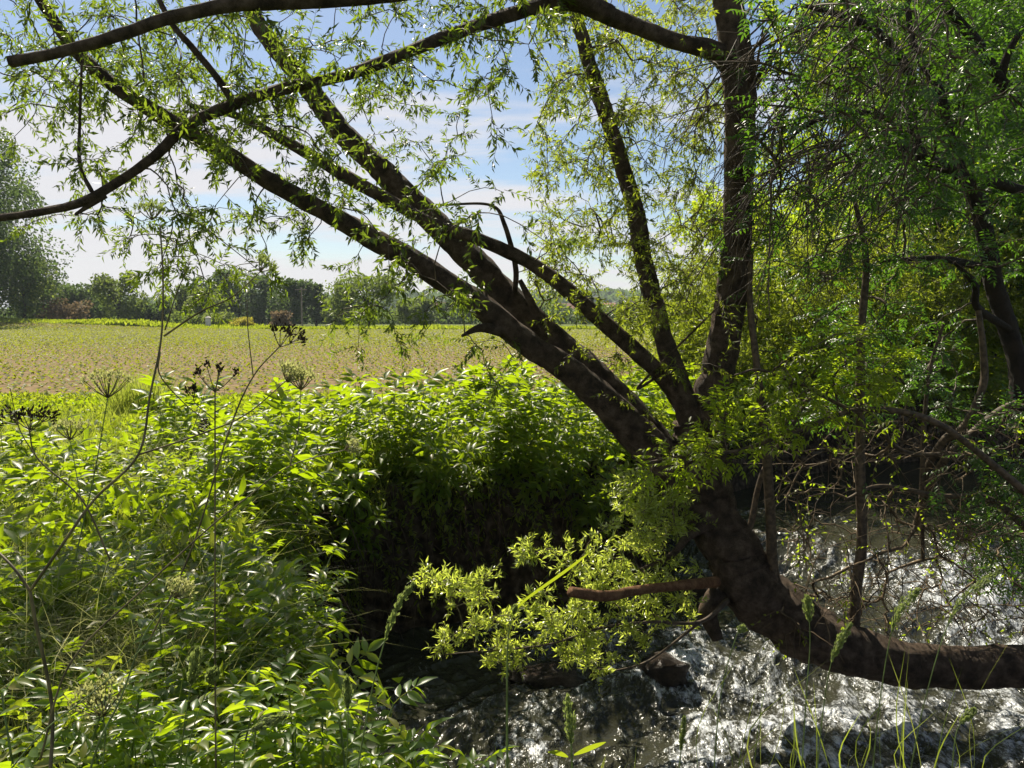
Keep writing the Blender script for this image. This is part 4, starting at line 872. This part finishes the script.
# ------------------------------------------------------------------ dry umbellifers and grass stalks in the foreground
def stalk(mb, pts, w0, w1): 
    P = WD(pts); rtube(mb, P, w0/2/FPX*pts[0][2], w1/2/FPX*pts[-1][2], k=7, n=8*len(pts)); return P
def umbel(root, c, up, r, n, mat='darkseed', seed=.009, rays='stalk'):
    c = np.array(c); up = unit(np.array(up, float)); a = unit(np.cross(up, [0, 1, .01])); b = np.cross(up, a)
    tb = MB(); sb = MB(); th = np.arange(n)*2.4; q = np.sqrt((np.arange(n)+.5)/n)
    tips = c+(up[None]*(1-.35*q**2)[:, None]*r*.9+(np.cos(th)*q)[:, None]*a*r*.85+(np.sin(th)*q)[:, None]*b*r*.85)
    mid = (c+tips)/2+up*r*-.06
    P = np.stack([np.repeat(c[None], n, 0), mid, tips], 1); tubes(tb, P, np.array([.0012, .0009, .0008])[None], 4)
    m = 16; T = np.repeat(tips, m, 0)+R.normal(size=(n*m, 3))*seed*.5*np.array([.7, .7, 1.1]); leaves(sb, T, unit(rnd_unit(n*m)*.7+up), rnd_unit(n*m), seed*.95, LF_SMALL)
    tb.build('umbel_rays', M[rays], root); sb.build('seeds', M[mat], root)
def umb_plant(label, segs, umbs, mat='stalk'):
    rt = empty('dry_umbellifer', at(*segs[0][0][0]), label, 'dried plant', 'dried umbellifer stalks in the foreground'); mb = MB()
    for pts, w0, w1 in segs: stalk(mb, pts, w0*.8, w1*.8)
    mb.build('stem', M[mat], rt)
    for (px, py, d), up, r, n, mt in umbs: umbel(rt, at(px, py, d), up, r, n, mt)
    return rt
D0 = 1.35
umb_plant('tallest dark dry stalk forking twice up to the hanging willow leaves',
 [([(48, 800, 1.3), (52, 709, D0), (35, 619, D0), (30, 591, D0)], 5, 4), ([(30, 591, D0), (12, 566, 1.36), (-15, 540, 1.4)], 4, 3), ([(30, 591, D0), (60, 548, D0), (94, 500, 1.38), (138, 455, 1.4), (150, 395, 1.42), (161, 339, 1.45), (163, 281, 1.46), (160, 225, 1.48)], 4, 2),
  ([(164, 336, 1.45), (200, 312, 1.44), (232, 297, 1.42), (260, 272, 1.4)], 2.6, 1.2), ([(165, 330, 1.45), (176, 295, 1.47), (190, 262, 1.5)], 2, 1),
  ([(138, 455, 1.4), (198, 435, 1.38), (245, 415, 1.36), (287, 380, 1.35)], 2.6, 1.2), ([(160, 352, 1.44), (160, 375, 1.44), (185, 404, 1.46), (212, 425, 1.48)], 2, 1)],
 [((287, 382, 1.35), (.5, 0, .8), .03, 12, 'wisp'), ((152, 180+40, 1.48), (0, 0, 1), .03, 10, 'seed'), ((260, 272, 1.4), (.5, 0, .8), .025, 8, 'seed')])
umb_plant('dry stalk with a dark seed umbel in front of the field centre left',
 [([(216, 800, 1.5), (215, 640, 1.5), (215, 500, 1.5), (215, 388, 1.5)], 2.6, 1.8), ([(215, 420, 1.5), (196, 404, 1.5), (193, 396, 1.5)], 1.4, .8), ([(215, 412, 1.5), (236, 400, 1.48)], 1.4, .8)],
 [((215, 392, 1.5), (0, 0, 1), .055, 6, 'darkseed'), ((194, 398, 1.5), (-.3, 0, 1), .02, 3, 'darkseed'), ((212, 430, 1.5), (-.8, 0, .4), .02, 3, 'darkseed')])
umb_plant('slanting dry stalk whose dark seeds reach above the field rightwards',
 [([(150, 640, 1.5), (192, 548, 1.5), (229, 411+20, 1.5), (253, 377, 1.5), (280, 346, 1.5)], 2.6, 1.6), ([(253, 375, 1.5), (248, 330, 1.52), (247, 300, 1.53)], 1.5, .9)],
 [((280, 347, 1.5), (.35, 0, 1), .04, 6, 'darkseed'), ((290, 343, 1.5), (.8, 0, .5), .03, 4, 'darkseed')])
umb_plant('dry stalk at the left edge with a dark seed umbel against the field',
 [([(110, 560, 1.4), (82, 500, 1.4), (38, 459, 1.4), (29, 430, 1.4)], 2.6, 1.6), ([(40, 462, 1.4), (20, 430, 1.38), (10, 388, 1.36)], 1.6, .9), ([(30, 432, 1.4), (44, 420, 1.4)], 1.4, 1)],
 [((30, 430, 1.4), (-.1, 0, 1), .035, 6, 'darkseed'), ((18, 425, 1.38), (-.8, 0, .6), .03, 3, 'darkseed'), ((42, 422, 1.4), (.7, 0, .6), .025, 4, 'darkseed')])
umb_plant('long thin stalk slanting up from the bottom left corner to the shaded bank',
 [([(40, 760, 1.2), (70, 664, 1.22), (140, 592, 1.25), (209, 528, 1.3), (244, 500, 1.32), (290, 466, 1.35), (345, 450, 1.38)], 3.0, 1.2), ([(290, 466, 1.35), (298, 430, 1.36), (301, 388, 1.37)], 1.6, .9)],
 [((301, 390, 1.37), (0, 0, 1), .035, 12, 'wisp'), ((345, 450, 1.38), (.8, 0, .4), .02, 8, 'wisp')])
umb_plant('green-brown stalk crossing the dark leaves low on the left',
 [([(84, 790, 1.2), (100, 740, 1.2), (120, 700, 1.22), (146, 632, 1.25), (175, 598, 1.28)], 3.5, 1.5), ([(10, 770, 1.15), (45, 730, 1.17), (98, 688, 1.2), (150, 640, 1.22), (165, 610, 1.23)], 2.2, 1)],
 [((175, 598, 1.28), (.5, 0, .8), .03, 12, 'wisp')], 'gstalk')
umb_plant('upright pale-topped umbellifer at the left before the field',
 [([(75, 560, 1.9), (95, 470, 1.9), (108, 396, 1.9)], 2, 1.2), ([(85, 520, 1.9), (70, 440, 1.9)], 1.4, .9)], [((108, 398, 1.9), (0, 0, 1), .07, 22, 'wisp'), ((70, 440, 1.9), (0, 0, 1), .05, 14, 'wisp')], 'gstalk')
umb_plant('low umbellifer with a flat dusty head among the front leaves',
 [([(100, 790, 1.3), (105, 740, 1.3), (103, 715, 1.3)], 2.4, 1.5)], [((103, 716, 1.3), (0, -.3, 1), .06, 24, 'wisp')], 'gstalk')

# grass stalks with seed heads
def seed_stalk(label, pts, w, head, hw, clumps=1, leafs=()):
    """pts: stalk pixels; head: fraction of the stalk carrying the seed head"""
    rt = empty('grass_stalk', at(*pts[0]), label, 'grass stalk', 'single grass stalks with seed heads')
    mb = MB(); P = WD(pts); Q = rtube(mb, P, w/2/FPX*pts[0][2], .6/2/FPX*pts[0][2], k=6, n=30); mb.build('stem', M['gstalk'], rt)
    sb = MB(); n = 260; t = 1-head*R.random((1, n)); p, tg = interp_pts(Q[None], t); p = p[0]; tg = tg[0]; tt = (1-t[0])/head
    env = hw/FPX*pts[-1][2]*np.clip(np.sin(pi*(tt*.85+.1)), .15, 1)
    if clumps > 1: env = env*(.45+.55*np.abs(np.sin(tt*pi*clumps)))
    off = rnd_unit(n)*(R.random(n)**.5*env)[:, None]
    leaves(sb, p+off, unit(tg+.35*rnd_unit(n)), rnd_unit(n), .011, LF_SMALL); sb.build('seed_head', M['seed'], rt)
    for lp, lw in leafs:
        Lq = catmull(WD(lp), 12); wd = np.sin(np.linspace(.12, pi-.02, 12))**.7*lw/2/FPX*lp[0][2]; tg = np.gradient(Lq, axis=0); sd_ = unit(np.cross(tg, np.array([.1, 1., .3])))
        V = np.stack([Lq-sd_*wd[:, None], Lq+sd_[:, :]*0-np.array([0, 0, .15])*wd[:, None], Lq+sd_*wd[:, None]], 1); idx = np.arange(36).reshape(12, 3)
        F = np.concatenate([np.stack([idx[:-1, a], idx[:-1, a+1], idx[1:, a+1], idx[1:, a]], -1) for a in (0, 1)])
        MB().add(V, F).build('blade', M['under'], rt)
seed_stalk('tall drooping grass head before the dark bank face', [(352, 800, 1.5), (370, 700, 1.5), (382, 650, 1.5), (396, 610, 1.5), (412, 585, 1.5)], 2, .45, 6, 2)
seed_stalk('short grass head beside the tall drooping one', [(345, 790, 1.6), (348, 730, 1.6), (347, 680, 1.6)], 1.8, .3, 6)
seed_stalk('plump grass head catching light low on the left', [(178, 800, 1.4), (183, 735, 1.4), (190, 690, 1.4), (197, 650, 1.4)], 1.8, .3, 9, 2)
seed_stalk('rounded grass head just right of the plump one', [(180, 800, 1.4), (190, 740, 1.4), (205, 695, 1.4), (214, 672, 1.4)], 1.8, .2, 8)
seed_stalk('nodding green seed spike above the bottom leaves', [(235, 800, 1.35), (236, 740, 1.35), (255, 728, 1.35), (283, 717, 1.35)], 1.8, .4, 7, 4)
seed_stalk('grass stem with one broad bent blade in front of the pale sprays', [(508, 800, 1.8), (507, 720, 1.8), (508, 640, 1.8), (515, 608, 1.8)], 3, .08, 2, 1, [([(512, 615, 1.8), (525, 600, 1.8), (560, 575, 1.8), (580, 560, 1.8), (590, 552, 1.8)], 3.4)])
seed_stalk('green seed spike with two leaves at the bottom centre', [(572, 800, 1.6), (572, 760, 1.6), (570, 730, 1.6), (568, 697, 1.6)], 3, .5, 8, 4, [([(574, 755, 1.6), (590, 748, 1.6), (606, 742, 1.6)], 7), ([(568, 757, 1.6), (558, 753, 1.6), (548, 752, 1.6)], 7)])
for lb, pts, hd, hw in [
 ('slim green blade-like stalk before the foaming water', [(676, 800, 1.9), (680, 760, 1.9), (684, 718, 1.9)], .4, 3),
 ('grass stalk crossing the underside of the trunk bend', [(712, 800, 2.0), (720, 700, 2.0), (735, 640, 2.0), (742, 628, 2.0)], .2, 4),
 ('tall grass head standing before the fallen trunk left of the sapling', [(800, 800, 1.9), (806, 700, 1.9), (810, 640, 1.9), (807, 598, 1.9)], .2, 6),
 ('arching grass head before the middle of the fallen trunk', [(815, 800, 1.9), (822, 720, 1.9), (832, 660, 1.9), (850, 625, 1.9)], .35, 5),
 ('green spikelet hanging right of the arching grass', [(950, 800, 1.8), (955, 740, 1.8), (962, 722, 1.8), (973, 711, 1.8)], .4, 5),
 ('pale feathery grass before the brushwood', [(870, 800, 2.0), (880, 700, 2.0), (895, 620, 2.0), (918, 590, 2.0)], .4, 6),
 ('tall pale grass reaching toward the right bush', [(905, 800, 2.1), (925, 700, 2.1), (955, 610, 2.1), (1000, 570, 2.1)], .4, 5)]:
    seed_stalk(lb, pts, 1.6, hd, hw)
# loose blades before the water
mb = MB(); n = 38
for i in range(n):
    px = R.uniform(690, 1030); d = R.uniform(1.6, 2.3); top = R.uniform(630, 740)
    Lq = catmull(WD([(px, 800, d), (px+R.normal()*12, (800+top)/2, d), (px+R.normal()*38, top, d)]), 9); wd = np.sin(np.linspace(.25, pi-.02, 9))*R.uniform(.0007, .0020)
    sd_ = unit(np.cross(np.gradient(Lq, axis=0), rnd_unit(1)[0])); V = np.stack([Lq-sd_*wd[:, None], Lq+sd_*wd[:, None]], 1); idx = np.arange(18).reshape(9, 2)
    mb.add(V, np.stack([idx[:-1, 0], idx[:-1, 1], idx[1:, 1], idx[1:, 0]], -1))
tag(mb.build('front_grass', M['grass']), 'loose green grass blades rising in front of the rapids', 'grass', kind='stuff')
grassblades('near_bank_grass', 3000, (-.3, 4), (1.0, 2.4), .22, 'grass', 'short grass on the near bank below the picture edge')
